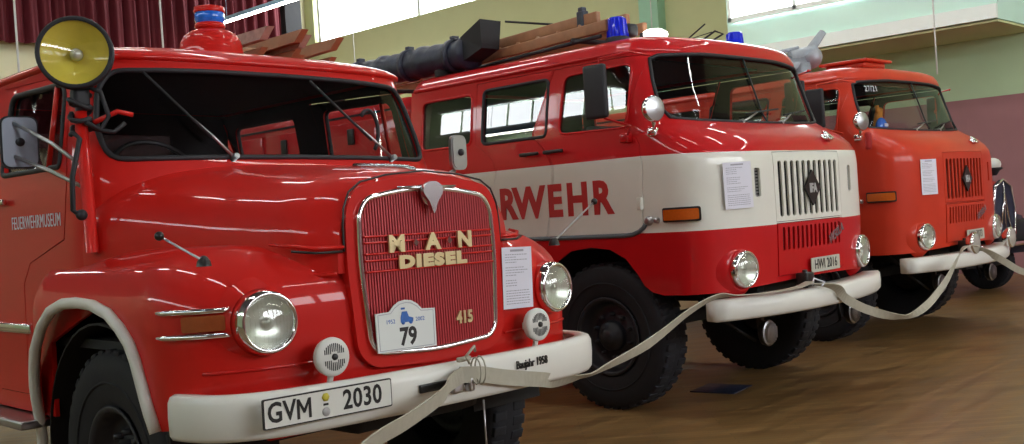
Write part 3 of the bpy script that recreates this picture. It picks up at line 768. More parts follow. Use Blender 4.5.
outer = [(SB.sy(rear, .66), .66), (SB.sy(1.64, .64), .64)]+aL[1:]+fb+[(-a, v) for a, v in aL[1:]][::-1]+[(-SB.sy(1.64, .64), .64), (-SB.sy(rear, .66), .66)]
tr = [(-SB.sy(y, VT), VT) for y in np.linspace(rear, .6, 7)]
outer += tr+[(-a, v) for a, v in tr][::-1]
gin = [(-.31, .965), (0, .94), (.31, .965)]
mb = MB(); sheet(mb, SB, outer, [], [], .05)
front = P1(mb.build('wing_and_nose', 'red1', T1, fix=False, solid=.016))
# flat cover between the wings (under the bonnet)
mb = MB(); a0 = [SB(a, VT) for a in np.linspace(SB.sy(1.3, VT), -SB.sy(1.3, VT), 60)]
mb.add([tuple(p) for p in a0]+[(p.x*.3, p.y*.6+.5, 1.42) for p in a0], [(i, i+1, 61+i, 60+i) for i in range(59)])
P1(mb.build('wing_top', 'red1', T1))
# white arch trim
for sd in (-1, 1):
    mb = MB(); path = [SB(sd*abs(a), v, .012) for a, v in resample(aL, .05, False)]
    # shift inwards a little so that the bead wraps the lip
    if sd > 0: path = path[::-1]
    mb.tube(path, .024, 10); P1(mb.build('arch_trim', 'trim_white', T1))
# bonnet: loft of superellipse sections
ST = [(-.02, .455, 1.625, 1.30, 3.2), (.0, .475, 1.655, 1.30, 3.2), (.03, .52, 1.672, 1.30, 3.1), (.08, .585, 1.685, 1.31, 3.0), (.16, .635, 1.695, 1.33, 3.0), (.30, .68, 1.708, 1.335, 3.1), (.5, .745, 1.725, 1.34, 3.3), (.7, .83, 1.745, 1.35, 3.6), (.9, .93, 1.765, 1.36, 4.0), (1.05, .985, 1.785, 1.36, 4.2), (1.15, .99, 1.79, 1.36, 4.2)]
def hood(y):
    ys = [s[0] for s in ST]; return [float(np.interp(y, ys, [s[k] for s in ST])) for k in range(1, 5)]
def hood_pt(u, v):
    # u 0..1 around left base -> top -> right base
    y = -.02+1.17*(v**1.6); w_, zt_, zb, n_ = hood(y); th = math.pi*u; c, s_ = math.cos(th), math.sin(th)
    x = -w_*math.copysign(abs(c)**(2/n_), c); z = zb+(zt_-zb)*(abs(s_)**(2/n_))
    z -= .035*(abs(x)/w_)**2
    return (x, y, z)
mb = MB(); mb.grid(hood_pt, 72, 40)
c0 = [hood_pt(i/72, 0) for i in range(73)]; mb.add(c0, [tuple(range(73))[::-1]])
bon = P1(mb.build('bonnet', 'red1', T1))
for sg in (0, 1):
    mb = MB(); pts = [Vector(hood_pt(.0 if sg == 0 else 1., v)) for v in np.linspace(.02, .95, 24)]
    mb.tube([p+Vector(((-.004 if sg == 0 else .004), 0, .0)) for p in pts], .010, 6)
    mb.build('bonnet_edge', 'red1', bon)
# front fascia lip of the bonnet
for sg in (-1, 1): mb = MB(); mb.tube([(sg*.43, -.028, 1.370), (sg*.55, -.005, 1.370), (sg*.62, .05, 1.383), (sg*.66, .14, 1.395)], [.008, .009, .009, .006], 8); mb.build('bonnet_lip', 'red1', bon)
for sg in (-1, 1): mb = MB(); mb.tube([(sg*.44, -.032, 1.352), (sg*.55, -.014, 1.352), (sg*.63, .036, 1.364)], .006, 6); mb.build('bonnet_gap', 'black', bon)
# grille shell
GROOVE = [(-.43, 1.35), (-.428, 1.45), (-.42, 1.52), (-.39, 1.585), (-.33, 1.625), (-.2, 1.652), (0, 1.668), (.2, 1.652), (.33, 1.625), (.39, 1.585), (.42, 1.52), (.428, 1.45), (.43, 1.35)]
mb = MB(); mb.tube([(x, -.030+.02*(z-1.35), z) for x, z in resample(GROOVE, .03, False)], .0045, 6); mb.build('bonnet_gap', 'black', bon)
def gl_out(k, top=0):
    q = [(-.335-k, .985-k*.6), (-.30-k*.5, .945-k), (0, .925-k), (.30+k*.5, .945-k), (.335+k, .985-k*.6), (.36+k, 1.30), (.352+k, 1.49+k*.2), (.315+k*.8, 1.55+k*.8), (.15, 1.578+k), (0, 1.585+k), (-.15, 1.578+k), (-.315-k*.8, 1.55+k*.8), (-.352-k, 1.49+k*.2), (-.36-k, 1.30)]
    return rpoly(q, [.05, .05, .1, .05, .05, .1, .06, .08, .1, .1, .1, .08, .06, .1], 4)
flat = lambda a, v, off=0: Vector((a, -.048-off+.03*(v-1.0), v))
mb = MB(); sheet(mb, flat, gl_out(.065), [gl_out(.0)], step=.05); shellg = P1(mb.build('grille_shell', 'red1', T1, fix=False, solid=.06))
mb = MB(); mb.tube([flat(a, v, .008) for a, v in resample(gl_out(.008), .04)], .0125, 8, True); P1(mb.build('grille_frame', 'chrome', T1))
mb = MB()
NR = 50; G0 = gl_out(-.002)
def gcol(x):
    # vertical extent of the opening at x
    zz = []
    for i in range(len(G0)):
        (x1, z1), (x2, z2) = G0[i], G0[(i+1) % len(G0)]
        if (x1-x)*(x2-x) <= 0 and x1 != x2: zz.append(z1+(z2-z1)*(x-x1)/(x2-x1))
    return (min(zz), max(zz)) if len(zz) > 1 else None
Y_ = lambda z: -.060+.03*(z-1)
for i in range(NR):
    x = -.350+.700*(i+.5)/NR; e = gcol(x)
    if not e: continue
    z0_, z1_ = e; hw = .0044; d_ = .022
    mb.hexa([(x-hw, Y_(z0_), z0_), (x+hw, Y_(z0_), z0_), (x+hw, Y_(z0_)+d_, z0_), (x-hw, Y_(z0_)+d_, z0_), (x-hw, Y_(z1_), z1_), (x+hw, Y_(z1_), z1_), (x+hw, Y_(z1_)+d_, z1_), (x-hw, Y_(z1_)+d_, z1_)])
gr = P1(mb.build('ribbed_grille', 'grille_red', T1))
mb = MB(); sheet(mb, lambda a, v, off=0: Vector((a, -.034, v)), gl_out(.0), step=.08); mb.build('grille_backing', 'grille_shade', gr, fix=False, solid=.006)
mb = MB()
for z in (1.403, 1.378, 1.333, 1.306, 1.262): mb.box((0, -.064+.03*(z-1), z), (.695, .012, .009), .003)
mb.build('cross_bar', 'red1', gr)
# letters (each a raised letter)
for ch, x in (('M', -.185), ('A', .008), ('N', .188)):
    mb = MB(); mb.text(ch, textframe((x-.01, -.066, 1.338), *FRONT), .092, .010, .0045, 1.18); P1(mb.build('letter', 'gold', T1))
for x in (-.085, .10):
    mb = MB(); mb.prism([(-.014, 0), (0, -.016), (.014, 0), (0, .016)], .008, textframe((x-.01, -.064, 1.368), *FRONT)); P1(mb.build('badge_dot', 'chrome', T1))
mb = MB(); mb.text('DIESEL', textframe((-.005, -.066, 1.270), *FRONT), .066, .010, .0052, 1.60, 1.20); P1(mb.build('fuel_lettering', 'gold', T1))
mb = MB(); mb.text('415', textframe((.155, -.066, 1.012), *FRONT), .070, .008, .003, .85, 1.05); P1(mb.build('model_number', 'gold', T1))
# wing shaped emblem at the top
mb = MB(); T = textframe((0, -.068, 1.485), *FRONT)
mb.prism(rpoly([(0, -.01), (.022, .05), (.055, .085), (.05, .118), (.02, .135), (-.02, .135), (-.05, .118), (-.055, .085), (-.022, .05)], .02, 3), .02, T)
mb.tube([(-.16, -.048, 1.60), (-.06, -.055, 1.595), (0, -.062, 1.60), (.06, -.055, 1.595), (.16, -.048, 1.60)], [.004, .010, .013, .010, .004], 8)
mb.sphere((0, -.058, 1.565), .045, sc3=(1, .5, 1.1))
mb.tube([(0, y, hood(y)[1]+.004) for y in np.linspace(.03, .45, 10)], .012, 8)
P1(mb.build('nose_emblem', 'silver', T1))
# creases of the fascia
for sg in (-1, 1): mb = MB(); mb.tube([SB(SB.sx(sg*x, .935), .935, .001) for x in np.linspace(.43, .98, 14)], .007, 6); P1(mb.build('fascia_crease', 'red1', T1))
# headlights
for sg in (-1, 1):
    a = SB.sx(sg*(.775 if sg < 0 else .79), 1.105); h = headlight(T1, SB, a, 1.108, .114, .055, 'red1', dirv=(sg*.10, -1, .03)); P1(h)
    mb = MB(); Mx = frame(SB(a, 1.108)+Vector((0, .02, 0)), (sg*.1, -1, .03)); mb.lathe([(.17, -.03), (.142, .0), (.126, .018)], Mx, 40); P1(mb.build('headlight_surround', 'red1', T1))
    # chrome bars with amber indicator between
    for z, in ((1.165,), (1.075,)):
        mb = MB(); s0 = abs(SB.sx(.885, z)); s1 = abs(SB.sy(.30, z)); ss = np.linspace(s0, s1, 10)
        path = [SB(sg*s_, z, .016) for s_ in ss]
        mb.tube(path, [.011]*9+[.005], 8)
        b = P1(mb.build('indicator_bar', 'chrome', T1))
    s0 = abs(SB.sx(.905, 1.12)); s1 = s0+.15; mb = MB()
    sheet(mb, SB, rect(min(sg*s0, sg*s1), 1.092, max(sg*s0, sg*s1), 1.148, .01, 2), step=.04, off=.02); mb.build('amber_lens', 'amber_dark', b, fix=False, solid=.02)
    # horn grilles (white perforated discs)
    c = Vector((sg*.565-.0, -.10, .958)); Mx = frame(c, (0, -1, .04)); mb = MB()
    mb.lathe([(.055, -.03), (.070, -.02), (.075, .0), (.073, .012), (.06, .018), (0, .02)], Mx, 40); mb.cyl(c+Vector((0, .01, -.06)), c+Vector((0, .03, -.13)), .012); mb.box((c.x, -.06, .95), (.03, .08, .03))
    hr = P1(mb.build('horn', 'trim_white', T1))
    mb = MB(); mb.lathe([(0, .026), (.012, .026), (.013, .018)], Mx, 16)
    for k in range(-5, 6):
        x = k*.0085; L = math.sqrt(.052**2-x*x)
        for s_ in (-1, 1):
            z0_, z1_ = .012, L
            if abs(k) < 2: z0_ = .02
            mb.box((x, s_*(z0_+z1_)/2, .0195), (.0035, max(.004, z1_-z0_), .002), 0, Mx)
    mb.build('horn_slots', 'black', hr)
# width feelers: thin rods with a black ball
for sg, b_, t_ in ((-1, (-.985, .10, 1.352), (-1.15, .10, 1.45)), (1, (.86, .08, 1.325), (1.20, .10, 1.51))):
    b_, t_ = Vector(b_), Vector(t_); mb = MB(); mb.cyl(b_, t_, .0045, seg=8); rod = P1(mb.build('feeler_rod', 'steel', T1))
    mb = MB(); mb.sphere(t_, .017); mb.build('feeler_ball', 'black', rod); mb = MB(); mb.sphere(b_, .02); mb.lathe([(.028, -.02), (.024, .0), (.012, .012)], frame(b_, (0, 0, 1)), 16); mb.build('feeler_base', 'black', rod)
# bumper
mb = MB()
pth = [(-1.08, .24, .785), (-1.07, .15, .785), (-1.04, .06, .785), (-.97, -.02, .785), (-.85, -.08, .785), (-.7, -.105, .785), (-.5, -.122, .785), (-.3, -.132, .785), (0, -.138, .785)]
pth = pth+[(-x, y, z) for x, y, z in pth[::-1][1:]]
Pp = []
for i in range(len(pth)-1):
    a, b = Vector(pth[i]), Vector(pth[i+1]); k = 4
    Pp += [a.lerp(b, j/k) for j in range(k)]
Pp.append(Vector(pth[-1])); Pp = [Vector((p.x*.985, p.y, p.z)) for p in Pp]
for _ in range(6): Pp = [Pp[0]]+[(Pp[i-1]+Pp[i]*2+Pp[i+1])/4 for i in range(1, len(Pp)-1)]+[Pp[-1]]
prof = [(-.055, -.078), (-.02, -.088), (.008, -.083), (.020, -.066), (.024, .0), (.022, .055), (.012, .076), (-.01, .084), (-.055, .080), (-.055, .07), (-.012, .066), (.0, .05), (.004, 0), (.0, -.06), (-.015, -.076), (-.055, -.068)]
mb.sweep(Pp, prof)
bump = P1(mb.build('bumper', 'bumper_white', T1))
# slot for the towing jaw
mb = MB(); mb.box((-.02, -.164, .790), (.42, .012, .034), .005); mb.build('tow_slot', 'black', bump)
mb = MB(); mb.box((-.04, -.172, .772), (.06, .03, .05), .01); mb.box((.03, -.172, .775), (.03, .04, .06), .01); P1(mb.build('tow_jaw', 'steel', T1))
# registration plate
mb = MB(); c = (-.648, -.148, .803); T = textframe(c, (1, -.04, 0), (0, 0, 1)); mb.prism(rect(-.277, -.054, .277, .054, .008, 3), .008, T); pl = P1(mb.build('number_plate', 'black', T1))
mb = MB(); T = textframe((c[0], c[1]-.0085, c[2]), (1, -.04, 0), (0, 0, 1)); mb.prism(rect(-.272, -.049, .272, .049, .006, 3), .0012, T); mb.build('plate_face', 'plate', pl)
mb = MB(); T = textframe((c[0]-.165, c[1]-.0105+.006, c[2]), (1, -.04, 0), (0, 0, 1)); mb.text('GV', T @ Matrix.Translation((-.040, 0, 0)), .100, .001, .0022, .84, 1.06, ay='CENTER')
T = T @ Matrix.Translation((.008, 0, 0)); mb.prism([(.014, -.036), (.025, -.036), (.025, .014), (.0395, -.016), (.0475, -.016), (.062, .014), (.062, -.036), (.073, -.036), (.073, .036), (.062, .036), (.0435, .0), (.025, .036), (.014, .036)], .001, T)
mb.build('plate_letters', 'black', pl); mb = MB()
T = textframe((c[0]+.140, c[1]-.0105-.006, c[2]), (1, -.04, 0), (0, 0, 1)); mb.text('2030', T, .100, .001, .0022, .84, 1.06, ay='CENTER')
mb.build('plate_digits', 'black', pl); mb = MB(); mb.box((c[0]-.022, c[1]-.0105, c[2]), (.022, .001, .008)); mb.build('plate_dash', 'black', pl)
for nm, z, m in (('yellow_seal', .026, 'seal_yellow'), ('grey_seal', -.027, 'seal_grey')):
    mb = MB(); mb.lathe([(0, .0025), (.0165, .0025), (.0165, 0)], frame((c[0]-.022, c[1]-.0095, c[2]+z), (-.04, -1, 0)), 20 if nm[0] == 'g' else 6); mb.build(nm, m, pl)
mb = MB(); mb.text('Baujahr 1958', textframe((.425, -.153, .793), (1, .065, 0), (0, 0, 1)), .050, .004, .0006, .80); P1(mb.build('year_lettering', 'black', T1))

# cab
Z1 = [(0, 0), (5, 5)]
SC = Surf(Z1, [(.6, 1.0), (1.7, 1.0), (1.78, .99), (2.25, .915), (2.4, .90)], [(.6, .93), (1.70, .93), (1.78, .95), (2.25, 1.10), (2.4, 1.14)], [(.6, .30), (3, .30)], [(.6, 3.), (3, 3.)])
YC = 3.2; sb = lambda y, v: SC.sy(y, v)
zt1 = 2.265
lo = [(sb(YC, .66), .66), (sb(1.50, .66), .66), (sb(1.50, 1.0), 1.0), (sb(1.15, 1.12), 1.12)]
outer = lo+[(SC.sx(-.6, 1.34), 1.34), (SC.sx(.6, 1.34), 1.34)]+[(-a, v) for a, v in lo][::-1]
tr = [(-sb(y, zt1), zt1) for y in np.linspace(YC, 1.5, 6)]
outer += tr+[(-a, v) for a, v in tr][::-1]
wind1 = rpoly([(SC.sx(x, v), z) for x, v, z in ((-.885, 1.8, 1.795), (-.45, 1.8, 1.80), (0, 1.8, 1.803), (.45, 1.8, 1.80), (.885, 1.8, 1.795), (.90, 1.95, 1.95), (.865, 2.1, 2.12), (.80, 2.2, 2.205), (.4, 2.2, 2.215), (0, 2.2, 2.218), (-.4, 2.2, 2.215), (-.80, 2.2, 2.205), (-.865, 2.1, 2.12), (-.90, 1.95, 1.95))], [.08, 0, 0, 0, .08, .05, .05, .08, 0, 0, 0, .08, .05, .05], 4)
mir = lambda poly: [(-a, v) for a, v in poly][::-1]
dw1 = rpoly([(sb(2.03, 1.79), 1.79), (sb(1.315, 1.785), 1.785), (sb(1.33, 2.1), 2.12), (sb(1.38, 2.15), 2.165), (sb(2.0, 2.18), 2.18)], [.05, .03, .03, .03, .06])
rw1 = rpoly([(sb(3.05, 1.79), 1.79), (sb(2.33, 1.79), 1.79), (sb(2.33, 2.18), 2.175), (sb(3.05, 2.18), 2.175)], .06)
d1 = [(sb(2.16, .74), .74), (sb(1.80, .74), .74), (sb(1.79, 1.26), 1.26), (sb(1.70, 1.36), 1.36), (sb(1.29, 1.46), 1.46), (sb(1.27, 1.9), 1.9), (sb(1.29, 2.2), 2.2), (sb(2.13, 2.235), 2.235)]
sh = lambda poly, g: [tuple(p-np.sign(p-np.mean(np.array(poly), 0))*g) for p in np.array(poly)]
mb = MB(); sheet(mb, SC, outer, [wind1, d1, mir(d1), rw1, mir(rw1)], [], .06)
P1(mb.build('cab_shell', 'red1', T1, fix=False, solid=.02, lining=True))
for sd, d_, w_ in ((-1, sh(d1, .004), dw1), (1, mir(sh(d1, .004)), mir(dw1))):
    mb = MB(); sheet(mb, SC, d_, [w_], [], .06, off=.002); dr = P1(mb.build('door', 'red1', T1, fix=False, solid=.025, lining=True))
    g = MB(); r_ = MB(); window(g, r_, SC, w_, .014); gl = g.build('door_window', 'glass_side', dr, fix=False); r_.build('gasket', 'rubber', gl)
    mb = MB(); mb.tube([SC(sd*abs(sb(1.45, z)), z, .0) for z in (1.79, 1.98, 2.165)], .012, 6); mb.build('vent_bar', 'red1', gl)
    mb = MB(); mb.box((sd*1.025, 2.0, 1.66), (.03, .16, .03), .01); mb.build('door_handle', 'chrome', dr)
    if sd < 0:
        mb = MB(); mb.text('FEUERWEHRMUSEUM', textframe((-1.0045, 1.60, 1.525), *SIDE), .086, .002, .0, .66, 1.10); mb.build('museum_lettering', 'paper', dr)
for poly in (rw1, mir(rw1)):
    g = MB(); r_ = MB(); window(g, r_, SC, poly, .014); gl = P1(g.build('side_window', 'glass_side', T1, fix=False)); r_.build('gasket', 'rubber', gl)
g = MB(); r_ = MB(); window(g, r_, SC, wind1, .013); gl = P1(g.build('windscreen', 'glass_dark', T1, fix=False)); r_.build('gasket', 'rubber', gl)
# roof
mb = MB(); rings = []
def outl(k, zz, z=2.26):
    pts = [SC(a, z) for a in np.linspace(sb(YC, z), -sb(YC, z), 90)]; yc = 1.9; out = []
    for p in pts: out.append((p.x*k, yc+(p.y-yc)*k, zz))
    x0 = out[0][0]; yb = out[0][1]
    for t in np.linspace(0, 1, 8)[1:-1]: out.append((-x0+2*x0*t, yb+.04*math.sin(math.pi*t), zz))
    return out
for k, zz in ((1., 2.255), (1.022, 2.262), (1.025, 2.275), (1.01, 2.287), (.99, 2.300), (.95, 2.315), (.9, 2.328), (.8, 2.347), (.65, 2.372), (.45, 2.398), (.25, 2.412), (.1, 2.418), (.01, 2.42)): rings.append(outl(k, zz))
N = len(rings[0]); mb.add([p for q in rings for p in q], [(i*N+j, i*N+(j+1) % N, (i+1)*N+(j+1) % N, (i+1)*N+j) for i in range(len(rings)-1) for j in range(N)])
P1(mb.build('roof', 'red1', T1))
# cab inside
mb = MB(); mb.box((0, 2.0, 1.0), (1.9, 2.3, .04)); mb.box((0, YC, 1.35), (1.9, .03, 1.0)); mb.box((-.72, YC, 2.02), (.42, .03, .46)); mb.box((.72, YC, 2.02), (.42, .03, .46)); mb.box((0, YC, 2.2), (1.9, .03, .14))
mb.box((0, 1.15, 1.45), (1.7, .04, .6)); P1(mb.build('cab_floor', 'dark_in', T1))
mb = MB(); mb.box((0, YC, 1.99), (1.04, .006, .30)); P1(mb.build('rear_window', 'glass_rear', T1))
mb = MB(); mb.box((0, 1.17, 1.745), (1.72, .22, .07), .03); P1(mb.build('dashboard', 'dark_in', T1))
for x in (-.5, .5):
    mb = MB(); mb.box((x, 1.95, 1.25), (.8, .5, .16), .05); mb.box((x, 2.22, 1.50), (.78, .12, .50), .05)
    P1(mb.build('seat', 'seat', T1))
mb = MB(); mb.tube([(-.45+.22*math.cos(a), 1.50+.10*math.sin(a), 1.76+.17*math.sin(a)) for a in np.linspace(0, 2*math.pi, 25)[:-1]], .012, 6, True); mb.cyl((-.45, 1.5, 1.76), (-.45, 1.3, 1.5), .02); mb.box((-.45, 1.5, 1.76), (.40, .02, .03)); P1(mb.build('steering_wheel', 'black', T1))
mb = MB(); mb.box((.42, 1.62, 1.78), (.035, .035, .9), .01); P1(mb.build('cab_post', 'dark_in', T1)) if False else None
mb = MB(); mb.box((0, 2.2, 2.275), (1.7, 1.9, .012)); P1(mb.build('headliner', 'dark_in', T1))
# wipers of T1
for bx, tx in ((-.34, -.68), (.60, .17)):
    b_ = SC(SC.sx(bx, 1.79), 1.79, .02); e_ = SC(SC.sx(bx+(tx-bx)*.55, 1.98), 1.99, .03); t_ = SC(SC.sx(tx, 2.18), 2.185, .03)
    P1(wiper(T1, b_, e_, t_))
# cable curl beside right wiper
mb = MB(); b_ = SC(SC.sx(.46, 1.9), 1.93, .03); mb.tube([b_+Vector((.10*math.sin(t)*.6, -.01, .11*math.cos(t)-.0)) for t in np.linspace(-.8, 2.6, 14)], .010, 6); P1(mb.build('wiper_hose', 'rubber', T1))
# chrome strip, running board, lower panel on the side
for sd in (-1, 1):
    mb = MB(); mb.box((sd*1.014, 2.44, 1.055), (.03, 1.5, .045), .01); P1(mb.build('side_strip', 'chrome', T1))
    mb = MB(); mb.box((sd*1.03, 2.4, .63), (.20, 1.66, .04), .01); P1(mb.build('running_board', 'steel', T1))
# beacon on domed base
mb = MB(); T = Matrix.Translation((0, 1.70, 2.43)); mb.lathe([(.168, -.05), (.166, .0), (.158, .045), (.138, .080), (.105, .103), (.078, .112), (.07, .118), (.07, .125)], T, 36); bc = P1(mb.build('beacon', 'red1', T1))
mb = MB(); mb.lathe([(.075, .12), (.08, .13), (.078, .145), (.07, .15)], T, 32); mb.lathe([(.078, .205), (.082, .212), (.078, .235), (.05, .242), (0, .244)], T, 32); mb.build('beacon_cap', 'red1', bc)
mb = MB(); mb.lathe([(.070, .148), (.078, .165), (.078, .195), (.074, .208)], T, 32); mb.build('beacon_lens', 'blue_pale', bc)
# spotlight on its red post
mb = MB(); mb.cyl((-.99, 1.03, 1.40), (-1.0, 1.05, 2.0), .026, .026, 20); mb.tube([(-.96, 1.02, 1.95), (-.86, 1.0, 2.0), (-.80, .98, 1.985)], .011, 8); post = P1(mb.build('spotlight_post', 'red1', T1))
cc = Vector((-1.012, 1.04, 2.246)); dv = Vector((-.50, -.86, .05)).normalized(); Mx = frame(cc, dv)
mb = MB(); mb.lathe([(.0, -.16), (.06, -.155), (.12, -.11), (.148, -.05), (.156, -.01), (.156, .02), (.148, .028), (.136, .02)], Mx, 48)
mb.cyl((-.99, 1.06, 1.95), (-.99, 1.08, 2.13), .022, .026); mb.box((-.99, 1.07, 2.06), (.07, .06, .08), .015); mb.cyl(cc-dv*.13+Vector((.1, 0, .1)), cc-dv*.1+Vector((.12, 0, .06)), .03)
sp = mb.build('spotlight', 'rubber', post)
mb = MB(); mb.lathe([(.139, .014), (.12, -.0), (.07, -.03), (.03, -.05), (.0, -.052)], Mx, 40); mb.build('reflector', 'yellow_glass', sp)
mb = MB(); mb.lathe([(0, .0), (.02, -.005), (.028, -.03), (.025, -.05)], Mx, 20); mb.build('bulb_cap', 'lens', sp)
mb = MB(); mb.lathe([(.139, .015), (.10, .026), (.05, .034), (0, .036)], Mx, 40); mb.build('lamp_glass', 'glass_clear', sp)
mb = MB(); mb.lathe([(.0, -.06), (.03, -.05), (.034, -.02), (.03, 0), (0, .005)], frame(cc+Vector((.15, .10, .095)), (0, -1, .2)), 16); mb.build('small_knob', 'grey_metal', sp)
# coiled cable around the post
mb = MB(); pts = []
for t in np.linspace(0, 5.2*math.pi*2/2, 60):
    pts.append((-1.0+.045*math.cos(t)+.01*math.sin(3*t), 1.05+.045*math.sin(t), 2.07-.010*t+.012*math.sin(2.3*t)))
pts += [(-1.03, 1.0, 1.88), (-1.07, 1.0, 1.72), (-1.075, 1.0, 1.58), (-1.04, 1.0, 1.555)]
mb.tube(pts, .011, 6); mb.sphere((-1.04, 1.0, 1.56), .024)
mb.tube([(-1.0, 1.05, 2.12), (-.93, 1.0, 2.08), (-.90, 1.0, 1.98), (-.93, 1.02, 1.92), (-1.0, 1.0, 1.95)], .011, 6)
mb.tube([(-.98, 1.04, 1.93), (-.88, 1.0, 1.91), (-.83, 1.0, 1.95)], .011, 6)
mb.build('cable', 'rubber', sp)
# door mirrors
for sd, c, nrm in ((-1, Vector((-1.105, 1.47, 1.905)), Vector((-.15, -1, 0))), (1, Vector((1.0, .90, 1.825)), Vector((.2, -1, 0)))):
    mb = MB()
    if sd < 0: mb.tube([(-1.13, 1.45, 1.99), (-1.07, 1.2, 1.88), (-1.0, 1.05, 1.765)], .009, 8); mb.tube([(-1.13, 1.45, 1.84), (-1.07, 1.22, 1.76), (-1.0, 1.05, 1.675)], .009, 8)
    else: mb.tube([(1.0, .92, 1.73), (.98, 1.0, 1.70), (.95, 1.1, 1.70)], .011, 8)
    a = P1(mb.build('door_mirror', 'steel', T1))
    w_, h_ = (.080, .118) if sd < 0 else (.062, .095); T = textframe(c, (1, -.15, 0) if sd < 0 else (.95, .1, 0), (0, 0, 1))
    mb = MB(); mb.prism(rpoly([(-w_, -h_), (w_, -h_), (w_, h_), (-w_, h_)], .045, 6), .02, T); hd = mb.build('mirror_back', 'rubber' if sd < 0 else 'steel', a)
    mb = MB(); mb.prism(rpoly([(-w_+.008, -h_+.008), (w_-.008, -h_+.008), (w_-.008, h_-.008), (-w_+.008, h_-.008)], .04, 6), .008, T, .019)
    mb.build('mirror_face', mat('mirror_backing_grey', (.22, .25, .31), .35, metal=.3, var=.08) if sd < 0 else 'steel', a)
    mb = MB(); mb.lathe([(0, .045), (.018, .04), (.02, .02)], frame(c, nrm), 12); mb.build('mirror_clamp', 'rim_dark', a)
# wheels and chassis
for y in (.94, 4.5):
    for sg in (-1, 1): wheel(T1, sg*.86, y, .50, .25, sg, .255)
mb = MB()
for sg in (-1, 1): mb.box((sg*.38, 2.9, .80), (.08, 5.6, .18), .01); mb.box((sg*.70, .95, 1.30), (.56, 1.24, .03)); mb.box((sg*.40, .95, 1.02), (.03, 1.2, .6)); mb.box((sg*.75, 1.60, .95), (.46, .03, .62))
mb.box((0, .94, .52), (1.5, .1, .1), .02); mb.box((0, 4.5, .52), (1.5, .14, .14), .03); mb.box((0, .7, .85), (.7, 1.2, .5), .05)
mb.build('chassis', 'chassis', T1)
mb = MB(); mb.box((0, .04, .76), (1.6, .03, .18), .01); P1(mb.build('lower_apron', 'red1', T1))
for sg in (-1, 1):
    mb = MB(); mb.lathe([(.60, -.26), (.60, .20)], frame((sg*.80, .96, .52), (sg, 0, 0), (0, 1, 0)), 20, 90 if sg > 0 else -90, 270 if sg > 0 else 90); o = mb.build('arch_shade', 'chassis', T1, solid=.01)  # dark half-tube added so the inside of the arch looks shaded
# equipment body: unseen, kept low to let light reach the next truck
mb = MB(); x = 1.08; pr = rpoly([(-x, .70), (x, .70), (x, 1.72), (-x, 1.72)], [.03, .03, .1, .1], 5); y0, y1 = 3.26, 5.7
mb.add([(a, y0, b) for a, b in pr]+[(a, y1, b) for a, b in pr], [tuple(range(len(pr))), tuple(range(len(pr), 2*len(pr)))[::-1]]+[(i, (i+1) % len(pr), (i+1) % len(pr)+len(pr), i+len(pr)) for i in range(len(pr))])
bd = P1(mb.build('equipment_body', 'red1', T1))
for sg in (-1, 1):
    for yy in (3.85, 5.1):
        mb = MB(); mb.box((sg*(x+.006), yy, 1.22), (.02, 1.1, .8), .008); mb.build('locker_door', 'red1', bd)

# the nose stands a little behind the bumper
for o in T1.children:
    if o.name.split('.')[0] in ('bonnet', 'grille_shell', 'grille_frame', 'ribbed_grille', 'letter', 'badge_dot', 'fuel_lettering', 'model_number', 'nose_emblem', 'horn'): o.location.y += .04
# sign 79 hung on the grille
sg_ = thing('event_sign', 'white arched sign with number 79 in front of the ribbed grille', 'sign', T1.location.copy(), T1.rotation_euler[2])
outl79 = [(-.153, -.082), (.153, -.082), (.155, .075), (.085, .078), (.062, .100), (.032, .116), (0, .120), (-.032, .116), (-.062, .100), (-.085, .078), (-.155, .075)]
T = textframe((-.176, -.034, 1.018), (1, 0, -.012), (0, .03, 1))
mb = MB(); mb.prism(outl79, .006, T); o = mb.build('sign_board', 'sign_cream', sg_); o.rotation_euler = (0, LEAN, 0)
T = textframe((-.176, -.0405, 1.018), (1, 0, -.012), (0, .03, 1))
mb = MB(); inn = [(x*.93, y*.91) for x, y in outl79]; mb.tube([T @ Vector((x, y, 0)) for x, y in resample(inn, .03)], .0012, 4, True); o = mb.build('border_line', 'ink', sg_); o.rotation_euler = (0, LEAN, 0)
T2x = textframe((-.176+.005, -.0415, 1.018-.06), (1, 0, -.012), (0, .03, 1))
mb = MB(); mb.text('79', T2x, .098, .001, .0035, .92); o = mb.build('sign_number', 'black', sg_); o.rotation_euler = (0, LEAN, 0)
mb = MB(); mb.text('1952', T @ Matrix.Translation((-.082, .030, 0)), .024, .001, 0); mb.text('2002', T @ Matrix.Translation((.072, .030, 0)), .024, .001, 0)
mb.prism([(-.03, .03), (.034, .03), (.036, .045), (.012, .052), (.004, .074), (-.022, .074), (-.03, .05)], .0015, T); mb.prism(rect(-.026, .082, -.006, .09), .0012, T)
for x in (-.018, .022): mb.lathe([(0, .002), (.009, .002), (.009, 0)], T @ Matrix.Translation((x, .030, 0)), 14)
o = mb.build('sign_picture', 'sign_blue', sg_); o.rotation_euler = (0, LEAN, 0)
pn = paper(T1, .43, .62, 1.03, 1.308, -.008, 'white paper notice taped between the chrome framed grille and headlight', 9, R(2.2)); pn['label'] = 'white paper notice taped between the chrome framed grille and right headlight'

